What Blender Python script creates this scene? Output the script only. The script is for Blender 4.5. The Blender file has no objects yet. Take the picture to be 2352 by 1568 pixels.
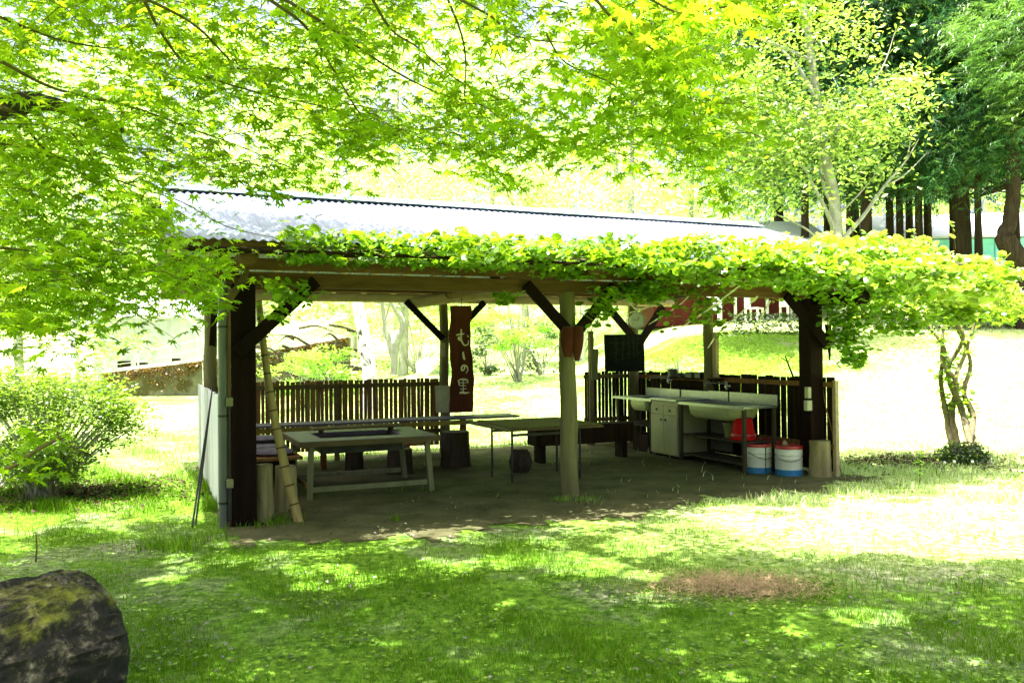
import bpy, bmesh, math, random
import numpy as np
from mathutils import Vector, Matrix
rnd = random.Random(7); rng = np.random.default_rng(11)
S = bpy.context.scene
COL = S.collection
PI = math.pi

# ------------------------------------------------------------------ camera
F, PITCH, ROLL, EYE = 1938.0, 0.011, 0.009, 1.5
cp, sp, cr, sr = math.cos(PITCH), math.sin(PITCH), math.cos(ROLL), math.sin(ROLL)
FW = Vector((0, cp, sp)); UP0 = Vector((0, -sp, cp)); RT0 = Vector((1, 0, 0))
RT = cr*RT0 - sr*UP0; UP = sr*RT0 + cr*UP0
cam_d = bpy.data.cameras.new('camera'); cam = bpy.data.objects.new('camera', cam_d); COL.objects.link(cam)
cam.matrix_world = Matrix(((RT.x, UP.x, -FW.x, 0), (RT.y, UP.y, -FW.y, 0), (RT.z, UP.z, -FW.z, EYE), (0, 0, 0, 1)))
cam_d.sensor_width = 36; cam_d.lens = F/2352*36; cam_d.clip_start = .05; cam_d.clip_end = 1500
S.camera = cam
def ray(px, py): return FW + RT*((px-1176)/F) - UP*((py-784)/F)
def gp(px, py, z=0.0):                       # a photo point, on the level z
    d = ray(px, py); t = (z-EYE)/d.z; return Vector((d.x*t, d.y*t, z))
def at(px, py, Y):                           # a photo point, Y metres in front of the viewer
    d = ray(px, py); t = Y/d.y; return Vector((d.x*t, Y, EYE+d.z*t))
def proj(P):                                 # numpy points -> photo px
    x, y, z = P[:, 0], P[:, 1], P[:, 2]-EYE
    d = y*FW.y+z*FW.z; d = np.where(d < .05, .05, d)
    return 1176+F*(x*RT.x+y*RT.y+z*RT.z)/d, 784-F*(x*UP.x+y*UP.y+z*UP.z)/d, d

# ------------------------------------------------------------------ pavilion frame of reference
TH, AX, AY, SP, DP = .411, -2.371, 7.423, 3.223, 3.946
U = Vector((math.cos(TH), math.sin(TH), 0)); N = Vector((-U.y, U.x, 0))
def W(a, b, z=0.0): v = Vector((AX, AY, 0)) + U*a + N*b; return Vector((v.x, v.y, z))
def L(P):                                    # world -> pavilion (a, b, z)
    v = Vector((P.x-AX, P.y-AY, 0)); return Vector((v.dot(U), v.dot(N), P.z))

# ------------------------------------------------------------------ materials
def nodes(name):
    m = bpy.data.materials.new(name); m.use_nodes = True; nt = m.node_tree; nt.nodes.clear()
    return m, nt, nt.nodes.new('ShaderNodeOutputMaterial')
def ramp(nt, fac, stops):
    r = nt.nodes.new('ShaderNodeValToRGB'); e = r.color_ramp.elements
    while len(e) < len(stops): e.new(.5)
    for k, (p, c) in enumerate(stops): e[k].position = p; e[k].color = (*c, 1)
    nt.links.new(fac, r.inputs[0]); return r.outputs[0]
def noise(nt, scale, detail=4, vec=None, rough=.6, dist=0):
    n = nt.nodes.new('ShaderNodeTexNoise'); n.inputs['Scale'].default_value = scale
    n.inputs['Detail'].default_value = detail; n.inputs['Roughness'].default_value = rough; n.inputs['Distortion'].default_value = dist
    if vec is not None: nt.links.new(vec, n.inputs['Vector'])
    return n.outputs['Fac']
def coords(nt, scale=(1, 1, 1), kind='Object'):
    t = nt.nodes.new('ShaderNodeTexCoord'); m = nt.nodes.new('ShaderNodeMapping'); m.inputs['Scale'].default_value = scale
    nt.links.new(t.outputs[kind], m.inputs[0]); return m.outputs[0]
def mixc(nt, fac, a, b, mode='MIX'):
    m = nt.nodes.new('ShaderNodeMix'); m.data_type = 'RGBA'; m.blend_type = mode
    for s, v in ((m.inputs['Factor'], fac), (m.inputs['A'], a), (m.inputs['B'], b)):
        if isinstance(v, (int, float)): s.default_value = v
        elif isinstance(v, tuple): s.default_value = (*v, 1)
        else: nt.links.new(v, s)
    return m.outputs['Result']
def surf(name, c1, c2, scale=(6, 6, 6), rough=.8, metal=0, nscale=1.0, bump=.3, bdist=.01, detail=5, spots=None, lo=.3, hi=.7):
    m, nt, out = nodes(name)
    p = nt.nodes.new('ShaderNodeBsdfPrincipled'); v = coords(nt, scale)
    f = noise(nt, nscale, detail, v, .65, .3)
    c = ramp(nt, f, [(lo, c1), (hi, c2)])
    if spots:
        f2 = noise(nt, spots[1], 4, coords(nt), .6)
        fr = ramp(nt, f2, [(spots[2], (0, 0, 0)), (spots[2]+.1, (1, 1, 1))]); c = mixc(nt, fr, c, spots[0])
    nt.links.new(c, p.inputs['Base Color']); p.inputs['Specular IOR Level'].default_value = .12 if rough > .6 else .5; p.inputs['Roughness'].default_value = rough; p.inputs['Metallic'].default_value = metal
    b = nt.nodes.new('ShaderNodeBump'); b.inputs['Strength'].default_value = bump; b.inputs['Distance'].default_value = bdist
    nt.links.new(f, b.inputs['Height']); nt.links.new(b.outputs[0], p.inputs['Normal'])
    nt.links.new(p.outputs[0], out.inputs[0]); return m
def leafmat(name, dark, light, trans, tw=.5, gloss=.06, hue=.03, clump=.6):
    m, nt, out = nodes(name); g = nt.nodes.new('ShaderNodeNewGeometry')
    base = ramp(nt, g.outputs['Random Per Island'], [(0, dark), (1, light)])
    f = noise(nt, clump, 2, coords(nt, kind='Object'))
    hsv = nt.nodes.new('ShaderNodeHueSaturation'); nt.links.new(base, hsv.inputs['Color'])
    mr = nt.nodes.new('ShaderNodeMapRange'); mr.inputs[1].default_value = .3; mr.inputs[2].default_value = .7
    mr.inputs[3].default_value = .5-hue; mr.inputs[4].default_value = .5+hue; nt.links.new(f, mr.inputs[0]); nt.links.new(mr.outputs[0], hsv.inputs['Hue'])
    mv = nt.nodes.new('ShaderNodeMapRange'); mv.inputs[3].default_value = .6; mv.inputs[4].default_value = 1.35
    nt.links.new(g.outputs['Random Per Island'], mv.inputs[0]); nt.links.new(mv.outputs[0], hsv.inputs['Value'])
    d = nt.nodes.new('ShaderNodeBsdfDiffuse'); nt.links.new(hsv.outputs[0], d.inputs[0])
    t = nt.nodes.new('ShaderNodeBsdfTranslucent'); tc = mixc(nt, 1.0, trans, mv.outputs[0], 'MULTIPLY'); nt.links.new(tc, t.inputs[0])
    gl = nt.nodes.new('ShaderNodeBsdfGlossy'); gl.inputs['Roughness'].default_value = .35
    m1 = nt.nodes.new('ShaderNodeMixShader'); m1.inputs[0].default_value = tw
    nt.links.new(d.outputs[0], m1.inputs[1]); nt.links.new(t.outputs[0], m1.inputs[2])
    m2 = nt.nodes.new('ShaderNodeMixShader'); m2.inputs[0].default_value = gloss
    nt.links.new(m1.outputs[0], m2.inputs[1]); nt.links.new(gl.outputs[0], m2.inputs[2])
    nt.links.new(m2.outputs[0], out.inputs[0]); return m
M = {}
M['log'] = surf('weathered_log', (0.0912, 0.08032, 0.036), (0.171, 0.1547, 0.0765), (14, 14, 1.6), .9, bump=.5)
M['darkwood'] = surf('dark_stained_wood', (0.002693, 0.0007517, 0.000416), (0.01077, 0.003006, 0.001414), (18, 18, 1.4), .8, bump=.5)
M['beam'] = surf('brown_beam', (0.06975, 0.03778, 0.01492), (0.1535, 0.08717, 0.03623), (2, 14, 14), .85, bump=.4)
M['tanwood'] = surf('peeled_log', (0.285, 0.21, 0.1275), (0.4125, 0.3225, 0.21), (4, 12, 12), .75, bump=.2)
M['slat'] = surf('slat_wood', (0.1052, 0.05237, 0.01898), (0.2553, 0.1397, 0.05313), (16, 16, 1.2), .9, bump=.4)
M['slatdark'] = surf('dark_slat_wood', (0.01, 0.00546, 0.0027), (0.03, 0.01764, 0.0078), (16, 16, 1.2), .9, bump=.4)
M['rail'] = surf('rail_wood', (0.072, 0.055, 0.021), (0.132, 0.099, 0.0385), (3, 14, 14), .9, bump=.3)
M['whiteboards'] = surf('whitewashed_boards', (0.44, 0.448, 0.496), (0.624, 0.624, 0.656), (12, 12, 1.2), .8, bump=.4)
M['roof'] = surf('zinc_sheet', (0.1173, 0.1397, 0.2134), (0.1799, 0.2119, 0.3089), (1.2, 3, 3), .55, .1, bump=.06, spots=((.12, .115, .125), .8, .60))
M['ridge'] = surf('pale_teal_metal', (.20, .34, .38), (.34, .44, .46), (3, 3, 3), .5, .1, bump=.1)
M['pipe'] = surf('grey_pipe', (0.0585, 0.0714, 0.06324), (0.09, 0.1008, 0.08928), (3, 3, 1), .45, bump=.05)
M['black'] = surf('black_plastic', (0.003, 0.003, 0.0035), (0.0075, 0.0075, 0.0075), rough=.5)
M['bamboo'] = surf('bamboo', (0.16, 0.1152, 0.0315), (0.336, 0.2448, 0.0765), (10, 10, 1.3), .55, bump=.15)
M['bamboodark'] = surf('bamboo_node', (0.06, 0.042, 0.018), (0.096, 0.072, 0.036))
M['tabletop'] = surf('grey_tabletop', (0.05027, 0.03447, 0.0612), (0.09137, 0.06237, 0.1102), (3, 9, 9), .6, bump=.15)
M['tableedge'] = surf('table_edge', (0.072, 0.054, 0.0225), (0.117, 0.09, 0.045), (4, 9, 9), .7)
M['paleleg'] = surf('pale_painted_wood', (0.1326, 0.1375, 0.0714), (0.2142, 0.2087, 0.1142), (9, 9, 1.5), .7, bump=.2)
M['yellow'] = surf('yellow_painted_wood', (0.15, 0.114, 0.018), (0.252, 0.198, 0.042), (3, 9, 9), .7)
M['mat'] = surf('straw_mat', (0.1, 0.095, 0.0245), (0.17, 0.155, 0.0455), (30, 30, 8), .9, bump=.3)
M['stump'] = surf('pale_stump', (0.128, 0.104, 0.048), (0.336, 0.288, 0.16), (11, 11, 1.8), .9, bump=.8, spots=((.05, .035, .02), 4, .58))
M['endgrain'] = surf('end_grain', (0.11, 0.09, 0.055), (0.18, 0.15, 0.1), (20, 20, 20), .9)
M['barkstump'] = surf('bark_stump', (0.0216, 0.0162, 0.0108), (0.0648, 0.0486, 0.0324), (12, 12, 2), .95, bump=.8)
M['cushion'] = surf('violet_grey_cushion', (0.088, 0.077, 0.11), (0.165, 0.1485, 0.187), (9, 9, 9), .95, bump=.2)
M['sign'] = surf('red_brown_slab', (0.05222, 0.01281, 0.005376), (0.1044, 0.02912, 0.01183), (12, 12, 1.6), .7, bump=.3)
M['signpaint'] = surf('cream_paint', (0.576, 0.54, 0.36), (0.792, 0.744, 0.54), (12, 12, 12), .8)
M['paper'] = surf('old_paper', (0.2625, 0.255, 0.165), (0.4125, 0.405, 0.285), (8, 8, 8), .7, bump=.4)
M['label'] = surf('cream_label', (0.315, 0.315, 0.231), (0.42, 0.42, 0.315), (8, 8, 8), .7)
M['clay'] = surf('terracotta', (0.039, 0.008857, 0.003675), (0.078, 0.01969, 0.008267), (9, 9, 5), .8, bump=.4)
M['board'] = surf('slate_board', (0.0035, 0.0049, 0.0035), (0.01225, 0.0147, 0.0105), (5, 5, 5), .8)
M['chalk'] = surf('chalk', (0.07, 0.07, 0.055), (0.13, 0.13, 0.1), (20, 20, 20), .95)
M['clockface'] = surf('clock_face', (0.294, 0.315, 0.238), (0.364, 0.385, 0.301), (4, 4, 4), .5)
M['clockrim'] = surf('clock_rim', (0.238, 0.252, 0.189), (0.308, 0.322, 0.245), (4, 4, 4), .4)
M['steel'] = surf('brushed_steel', (0.1625, 0.178, 0.1934), (0.2321, 0.2438, 0.2553), (30, 3, 30), .33, .75, bump=.03)
M['enamel'] = surf('cream_basin', (0.2261, 0.257, 0.119), (0.3451, 0.3672, 0.187), (5, 5, 9), .4, bump=.05)
M['cabinet'] = surf('cream_cabinet', (0.2312, 0.2244, 0.116), (0.3128, 0.306, 0.1713), (3, 3, 3), .6, spots=((.30, .27, .16), 5, .62))
M['greenboard'] = surf('green_grey_board', (0.07, 0.075, 0.0425), (0.11, 0.115, 0.07), (3, 3, 3), .7)
M['angle'] = surf('rusty_angle_iron', (0.027, 0.0225, 0.01575), (0.0585, 0.0495, 0.0315), (9, 9, 3), .8)
M['red'] = surf('red_plastic', (.34, .002, .002), (.46, .006, .004), (2, 2, 5), .65, bump=.02)
M['redrim'] = surf('red_paint', (0.27, 0.012, 0.012), (0.36, 0.024, 0.018), (9, 9, 9), .4)
M['white'] = surf('white_tin', (0.4743, 0.4896, 0.4335), (0.5967, 0.6043, 0.5346), (4, 4, 2), .4, spots=((.38, .36, .22), 4, .66))
M['blue'] = surf('blue_paint', (0.014, 0.112, 0.28), (0.021, 0.168, 0.364), (4, 4, 4), .4, spots=((.2, .3, .3), 7, .68))
M['olive'] = surf('olive_plastic', (0.132, 0.144, 0.042), (0.18, 0.192, 0.066), (4, 4, 4), .5)
M['iron'] = surf('dark_metal', (0.015, 0.015, 0.015), (0.045, 0.0425, 0.04), (8, 8, 8), .5, .5)
M['tin'] = surf('dull_tin_pot', (.22, .22, .20), (.42, .41, .38), (5, 5, 8), .35, .8)
M['bark'] = surf('maple_bark', (0.024, 0.0192, 0.0144), (0.0768, 0.0624, 0.0432), (9, 9, 3), .95, bump=.8, bdist=.02)
M['twig'] = surf('maple_twig', (0.07, 0.05525, 0.02), (0.14, 0.1105, 0.04), (9, 9, 9), .9)
M['greybark'] = surf('pale_grey_bark', (0.192, 0.184, 0.16), (0.4, 0.392, 0.36), (7, 7, 3), .9, bump=.4, spots=((.10, .09, .08), 3, .60))
M['birch'] = surf('birch_bark', (.42, .42, .44), (.75, .75, .78), (5, 5, 11), .85, bump=.4, spots=((.05, .045, .04), 5, .55))
M['cedarbark'] = surf('cedar_bark', (0.01728, 0.01188, 0.00864), (0.0648, 0.04536, 0.03456), (14, 14, 1.4), .95, bump=.8, bdist=.02)
M['vinebark'] = surf('vine_bark', (0.077, 0.063, 0.035), (0.196, 0.168, 0.105), (14, 14, 3), .95, bump=.6)
M['deadtwig'] = surf('bleached_twig', (.55, .52, .44), (.75, .72, .62), (12, 12, 12), .9)
M['concrete'] = surf('mossy_concrete', (0.098, 0.0931, 0.0637), (0.2058, 0.196, 0.1568), (1.2, 1.2, 1.6), .95, bump=.4, spots=((.08, .07, .035), 1.2, .50))
M['coping'] = surf('pale_coping', (.60, .60, .60), (.8, .8, .8), (2, 2, 2), .9)
M['mossivy'] = leafmat('rusty_ivy', (.10, .06, .012), (.24, .13, .03), (.35, .2, .03), .4)
M['palewall'] = surf('pale_lavender_wall', (0.3978, 0.3899, 0.5569), (0.5728, 0.5648, 0.7426), (4, 4, 1.2), .9, bump=.2)  # mottling puts dappled light into the wall colour
M['pinkroof'] = surf('bleached_roof', (0.48, 0.48, 0.512), (0.64, 0.64, 0.672), (2, 9, 2), .7)
M['redwall'] = surf('red_brown_boards', (0.05005, 0.00847, 0.00539), (0.0847, 0.01733, 0.01078), (9, 9, 1), .8, bump=.2)
M['whitewood'] = surf('white_woodwork', (.66, .66, .68), (.8, .8, .82), (5, 5, 2), .7)
M['bluewall'] = surf('turquoise_wall', (0.2112, 0.621, 0.8372), (0.352, 0.7762, 0.9867), (2, 2, 2), .7, bump=.1)
M['whiteroof'] = surf('white_metal_roof', (.70, .72, .76), (.8, .82, .86), (2, 2, 2), .6)
M['rock'] = surf('pale_rock', (.40, .39, .38), (.66, .65, .63), (3, 3, 3), .95, bump=.6, bdist=.05)
# foliage
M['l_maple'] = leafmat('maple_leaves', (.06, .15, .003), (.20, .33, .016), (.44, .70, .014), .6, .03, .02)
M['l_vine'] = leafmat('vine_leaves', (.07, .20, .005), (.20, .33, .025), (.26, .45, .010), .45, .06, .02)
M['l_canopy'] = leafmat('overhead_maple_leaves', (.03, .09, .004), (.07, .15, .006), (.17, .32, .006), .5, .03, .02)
M['l_vinelit'] = leafmat('sunlit_vine_leaves', (.20, .36, .02), (.50, .60, .16), (.45, .62, .05), .4, .07, .02)  # brighter copy of the vine leaves, full sun put into the colour
M['l_back'] = leafmat('woodland_leaves', (.16, .30, .03), (.42, .58, .18), (.55, .80, .18), .5, .04, .02, .25)
M['l_lime'] = leafmat('lime_leaves', (.06, .18, .01), (.42, .52, .18), (.33, .50, .05), .45, .05, .02)
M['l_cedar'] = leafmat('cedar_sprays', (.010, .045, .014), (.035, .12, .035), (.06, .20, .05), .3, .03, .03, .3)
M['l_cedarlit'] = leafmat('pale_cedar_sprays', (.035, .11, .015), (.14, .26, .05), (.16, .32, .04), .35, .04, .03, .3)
M['l_shrub'] = leafmat('shrub_leaves', (.03, .09, .004), (.22, .34, .03), (.22, .38, .015), .4, .05, .02)
M['l_bush'] = leafmat('sunny_bush_leaves', (.14, .36, .03), (.40, .58, .12), (.45, .80, .08), .45, .05, .02)
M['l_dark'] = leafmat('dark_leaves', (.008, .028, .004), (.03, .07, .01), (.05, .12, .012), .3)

# ------------------------------------------------------------------ geometry helpers
class MB:
    def __init__(s): s.v = []; s.f = []
    def add(s, vs, fs):
        o = len(s.v); s.v += [tuple(v) for v in vs]; s.f += [tuple(i+o for i in f) for f in fs]; return s
    def box(s, c, d, rz=0, R=None):
        R = R or Matrix.Rotation(rz, 3, 'Z'); c = Vector(c); hx, hy, hz = d[0]/2, d[1]/2, d[2]/2
        vs = [c + R@Vector((x*hx, y*hy, z*hz)) for x in (-1, 1) for y in (-1, 1) for z in (-1, 1)]
        return s.add(vs, [(0, 1, 3, 2), (4, 6, 7, 5), (0, 4, 5, 1), (2, 3, 7, 6), (0, 2, 6, 4), (1, 5, 7, 3)])
    def bar(s, p0, p1, w, h, up=(0, 0, 1)):     # a square bar between two points, w across, h along 'up'
        p0, p1 = Vector(p0), Vector(p1); d = p1-p0; x = d.normalized(); y = Vector(up).cross(x)
        if y.length < 1e-4: y = Vector((1, 0, 0)).cross(x)
        y.normalize(); z = x.cross(y); R = Matrix((x, y, z)).transposed()
        return s.box((p0+p1)/2, (d.length, w, h), R=R)
    def tube(s, pts, rad, n=10, cap=True, wob=0, seed=0):
        pts = [Vector(p) for p in pts]
        if not isinstance(rad, (list, tuple)): rad = [rad]*len(pts)
        r = random.Random(seed); rings = []; o = len(s.v); yprev = None
        for i, p in enumerate(pts):
            d = (pts[min(i+1, len(pts)-1)]-pts[max(i-1, 0)]).normalized()
            y = yprev - d*yprev.dot(d) if yprev else d.cross(Vector((0, 0, 1)) if abs(d.z) < .9 else Vector((1, 0, 0)))
            y.normalize(); yprev = y; z = d.cross(y)
            for k in range(n):
                a = 2*PI*k/n; rr = rad[i]*(1+wob*(r.random()-.5)*2); s.v.append(tuple(p+(y*math.cos(a)+z*math.sin(a))*rr))
        for i in range(len(pts)-1):
            for k in range(n):
                a = o+i*n+k; b = o+i*n+(k+1) % n; s.f.append((a, b, b+n, a+n))
        if cap:
            s.f.append(tuple(o+k for k in range(n))[::-1]); s.f.append(tuple(o+(len(pts)-1)*n+k for k in range(n)))
        return s
    def lathe(s, prof, n=28, c=(0, 0, 0)):
        c = Vector(c); o = len(s.v)
        for r, z in prof:
            for k in range(n): a = 2*PI*k/n; s.v.append((c.x+r*math.cos(a), c.y+r*math.sin(a), c.z+z))
        for i in range(len(prof)-1):
            for k in range(n): a = o+i*n+k; b = o+i*n+(k+1) % n; s.f.append((a, b, b+n, a+n))
        s.f.append(tuple(o+k for k in range(n))[::-1]); s.f.append(tuple(o+(len(prof)-1)*n+k for k in range(n)))
        return s
    def build(s, name, mat, parent=None, smooth=False, bevel=0, loc=None, rz=0, mats=None):
        me = bpy.data.meshes.new(name); me.from_pydata(s.v, [], s.f); me.update()
        o = bpy.data.objects.new(name, me); COL.objects.link(o); me.materials.append(M[mat] if isinstance(mat, str) else mat)
        if parent: o.parent = parent
        if loc is not None: o.location = loc
        o.rotation_euler.z = rz
        if smooth:
            me.polygons.foreach_set('use_smooth', [True]*len(me.polygons)); me.set_sharp_from_angle(angle=math.radians(50))
        if bevel:
            b = o.modifiers.new('bevel', 'BEVEL'); b.width = bevel; b.segments = 2; b.limit_method = 'ANGLE'
        return o
def tag(o, label=None, cat=None, group=None, kind=None):
    if label: o['label'] = label
    if cat: o['category'] = cat
    if group: o['group'] = group
    if kind: o['kind'] = kind
    return o
def thing(name, loc, rz=0, label=None, cat=None, group=None):
    o = bpy.data.objects.new(name, None); COL.objects.link(o); o.location = loc; o.rotation_euler.z = rz; o.empty_display_size = .2
    return tag(o, label, cat, group)
def copy_thing(src, loc, rz, label, sc=None):
    r = src.copy(); COL.objects.link(r); r.location = loc; r.rotation_euler.z = rz; r['label'] = label
    if sc: r.scale = sc
    for c in list(src.children):
        d = c.copy(); COL.objects.link(d); d.parent = r
        for g in list(c.children):
            e = g.copy(); COL.objects.link(e); e.parent = d
    return r
def npmesh(name, verts, loops, starts, totals, mat, parent=None, smooth=False):
    me = bpy.data.meshes.new(name); me.vertices.add(len(verts)); me.vertices.foreach_set('co', verts.astype(np.float32).ravel())
    me.loops.add(len(loops)); me.loops.foreach_set('vertex_index', loops.astype(np.int32).ravel())
    me.polygons.add(len(starts)); me.polygons.foreach_set('loop_start', starts.astype(np.int32)); me.polygons.foreach_set('loop_total', totals.astype(np.int32))
    me.update(calc_edges=True)
    o = bpy.data.objects.new(name, me); COL.objects.link(o); me.materials.append(M[mat]); o.parent = parent
    return o
def cloud(name, P, template, size, mat, parent=None, flat=.5, droop=None, axis=None):
    """one small leaf polygon set per point. template=(verts(k,3) with x forward, faces). flat: 0 random tilt .. 1 level"""
    tv, tf = template; n = len(P); k = len(tv)
    th_ = rng.uniform(0, 2*PI, n)
    nz = rng.normal(0, 1, (n, 3)); nz /= np.linalg.norm(nz, axis=1)[:, None]; nz[:, 2] = np.abs(nz[:, 2])
    nz = nz*(1-flat)+np.array([0, 0, 1.])*flat; nz /= np.linalg.norm(nz, axis=1)[:, None]
    x = np.stack([np.cos(th_), np.sin(th_), np.zeros(n)], 1) if axis is None else axis.copy()
    if droop is not None: x[:, 2] -= rng.uniform(droop[0], droop[1], n)
    x -= nz*np.sum(x*nz, 1)[:, None]; x /= np.linalg.norm(x, axis=1)[:, None]+1e-9
    y = np.cross(nz, x)
    s_ = (np.asarray(size)*np.ones(n))*rng.uniform(.6, 1.3, n)
    V = P[:, None, :] + s_[:, None, None]*(tv[None, :, 0:1]*x[:, None]+tv[None, :, 1:2]*y[:, None]+tv[None, :, 2:3]*nz[:, None])
    fl = np.concatenate([np.array(f) for f in tf]); ln = np.array([len(f) for f in tf])
    loops = (fl[None]+(np.arange(n)*k)[:, None]).ravel()
    tot = np.tile(ln, n); starts = np.concatenate([[0], np.cumsum(tot)[:-1]])
    return npmesh(name, V.reshape(-1, 3), loops, starts, tot, mat, parent)
def T_maple():
    v = [(0.0, 0, 0)]; f = []
    lobes = [(-125, .38), (-82, .62), (-40, .88), (0, 1.0), (40, .88), (82, .62), (125, .38)]
    for i, (a, r) in enumerate(lobes):
        a = math.radians(a); v.append((r*math.cos(a), r*math.sin(a), -.24*r))
    for i in range(8):
        a = math.radians(-146+i*41.7); v.append((.30*math.cos(a), .30*math.sin(a), .02))
    for i in range(7): f.append((0, 8+i, 1+i, 9+i))
    return np.array(v), f
def T_oval(w=.5, cup=.08):
    v = [(0, 0, 0), (.3, -w*.8/2, cup), (.7, -w*.7/2, cup), (1, 0, 0), (.7, w*.7/2, cup), (.3, w*.8/2, cup)]
    return np.array(v)-np.array([.5, 0, 0]), [(0, 1, 2, 3), (0, 3, 4, 5)]
def T_round():
    v = [(.5+.5*math.cos(a), .46*math.sin(a), .05*math.cos(2*a)) for a in [2*PI*i/7 for i in range(7)]]
    return np.array(v)-np.array([.5, 0, 0]), [tuple(range(7))]
def T_tri():                                     # three leaflets
    v = []; f = []
    for j, a0 in enumerate((-1.2, 0, 1.2)):
        c, s_ = math.cos(a0), math.sin(a0)
        for x, y in ((.1, 0), (.4, -.24), (.85, -.22), (1, 0), (.85, .22), (.4, .24)): v.append((x*c-y*s_, x*s_+y*c, .05 if x < 1 else -.06))
        f.append(tuple(range(6*j, 6*j+6)))
    return np.array(v), f
def T_spray(n=6):                                # a feathery conifer spray
    v = []; f = []
    for i in range(n):
        t = i/n; side = 1 if i % 2 else -1; x0 = t*.8; l = .42*(1-t*.6)
        o = len(v); v += [(x0, 0, -.1*t), (x0+.08, 0, -.1*t), (x0+l*.8, side*l*.75, -.22*t-.08)]; f.append((o, o+1, o+2) if side < 0 else (o, o+2, o+1))
    o = len(v); v += [(0, -.025, 0), (0, .025, 0), (1.0, 0, -.3)]; f.append((o, o+2, o+1))
    return np.array(v), f
MAPLE, OVAL, ROUND, TRI, SPRAY = T_maple(), T_oval(), T_round(), T_tri(), T_spray()
def vec(P): return np.array([[p.x, p.y, p.z] for p in P])
def curve(pts, n=24):                            # Catmull-Rom through points
    P = [Vector(p) for p in pts]; P = [P[0]*2-P[1]]+P+[P[-1]*2-P[-2]]; out = []
    for i in range(1, len(P)-2):
        for k in range(n):
            t = k/n; a, b, c, d = P[i-1:i+3]
            out.append(.5*((2*b)+(c-a)*t+(2*a-5*b+4*c-d)*t*t+(3*b-a-3*c+d)*t**3))
    out.append(P[-2]); return out

# ------------------------------------------------------------------ light and sky
SUN = Vector((-.10, -.08, 1.0)).normalized()       # towards the sun
EL = math.asin(SUN.z)
w = bpy.data.worlds.new('World'); S.world = w; w.use_nodes = True; nt = w.node_tree
bg = nt.nodes['Background']; sky = nt.nodes.new('ShaderNodeTexSky'); sky.sky_type = 'NISHITA'; sky.sun_disc = False
sky.sun_elevation = EL; sky.sun_rotation = math.atan2(SUN.x, SUN.y); sky.air_density = .8; sky.dust_density = 10.0; sky.ozone_density = .6
nt.links.new(sky.outputs[0], bg.inputs[0]); SKY_STRENGTH = .125; bg.inputs[1].default_value = SKY_STRENGTH
ld = bpy.data.lights.new('sun', 'SUN'); SUN_STRENGTH = 5.0; ld.energy = SUN_STRENGTH; ld.angle = math.radians(.53); ld.color = (1, .97, .9)
lo = bpy.data.objects.new('sun', ld); COL.objects.link(lo); lo.rotation_euler = SUN.to_track_quat('Z', 'Y').to_euler(); lo.location = (10, 5, 30)
S.view_settings.view_transform = 'Standard'; S.view_settings.look = 'None'; S.view_settings.exposure = 0; S.view_settings.gamma = 1
S.cycles.film_exposure = 5.2   # the photograph is overexposed
S.cycles.use_denoising = True; S.cycles.max_bounces = 10; S.cycles.diffuse_bounces = 5; S.cycles.transmission_bounces = 6; S.cycles.sample_clamp_indirect = 6

# ------------------------------------------------------------------ terrain
def sst(e0, e1, x): t = np.clip((x-e0)/(e1-e0), 0, 1); return t*t*(3-2*t)
def ground_z(x, y):
    x = np.asarray(x, float); y = np.asarray(y, float)
    R = .10+.75*sst(-7, -1, x)+1.1*sst(1.5, 5, x)
    z = R*sst(13.2, 22.5, y)
    z = z+sst(2, 9, x)*.13*np.clip(y-22, 0, 14)+(1-sst(2, 9, x))*.05*np.clip(y-23, 0, 20)*sst(-8, -2, x)
    z = z+(1-sst(-9, -3, x))*1.5*sst(28.2, 31, y)*sst(-16, -6, x)+(1-sst(-9, -3, x))*.5*sst(28.2, 31, y)
    z = z+.16*np.clip(y-36, 0, 60)
    z = z+.012*np.sin(x*1.7+.5)*np.cos(y*1.3)*sst(3, 5, np.hypot(x, y))*(y < 40)
    return z
def gz(x, y): return float(ground_z(x, y))
def onground(px, py):                            # march a photo ray to the terrain
    d = ray(px, py); t = .5
    while t < 80:
        p = Vector((d.x*t, d.y*t, EYE+d.z*t))
        if p.z <= gz(p.x, p.y): return p
        t += .02
    return Vector((d.x*40, d.y*40, gz(d.x*40, d.y*40)))
xs = np.unique(np.concatenate([np.linspace(-300, -30, 14), np.linspace(-30, 30, 201), np.linspace(30, 300, 14)]))
ys = np.unique(np.concatenate([np.linspace(-60, -4, 8), np.linspace(-4, 40, 177), np.linspace(40, 100, 20), np.linspace(100, 700, 8)]))
X, Y = np.meshgrid(xs, ys); Z = ground_z(X, Y); nx, ny = len(xs), len(ys)
idx = np.arange(nx*ny).reshape(ny, nx)
q = np.stack([idx[:-1, :-1], idx[:-1, 1:], idx[1:, 1:], idx[1:, :-1]], -1).reshape(-1, 4)
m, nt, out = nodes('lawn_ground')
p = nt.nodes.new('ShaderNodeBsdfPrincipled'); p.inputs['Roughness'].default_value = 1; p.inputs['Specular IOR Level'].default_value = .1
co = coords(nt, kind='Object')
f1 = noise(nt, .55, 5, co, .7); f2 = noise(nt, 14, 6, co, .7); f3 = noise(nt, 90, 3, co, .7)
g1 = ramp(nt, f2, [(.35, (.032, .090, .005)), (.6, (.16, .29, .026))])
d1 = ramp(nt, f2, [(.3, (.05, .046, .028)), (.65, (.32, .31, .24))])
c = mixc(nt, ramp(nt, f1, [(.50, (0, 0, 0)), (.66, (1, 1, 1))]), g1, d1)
sx = nt.nodes.new('ShaderNodeSeparateXYZ'); nt.links.new(co, sx.inputs[0])
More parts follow.
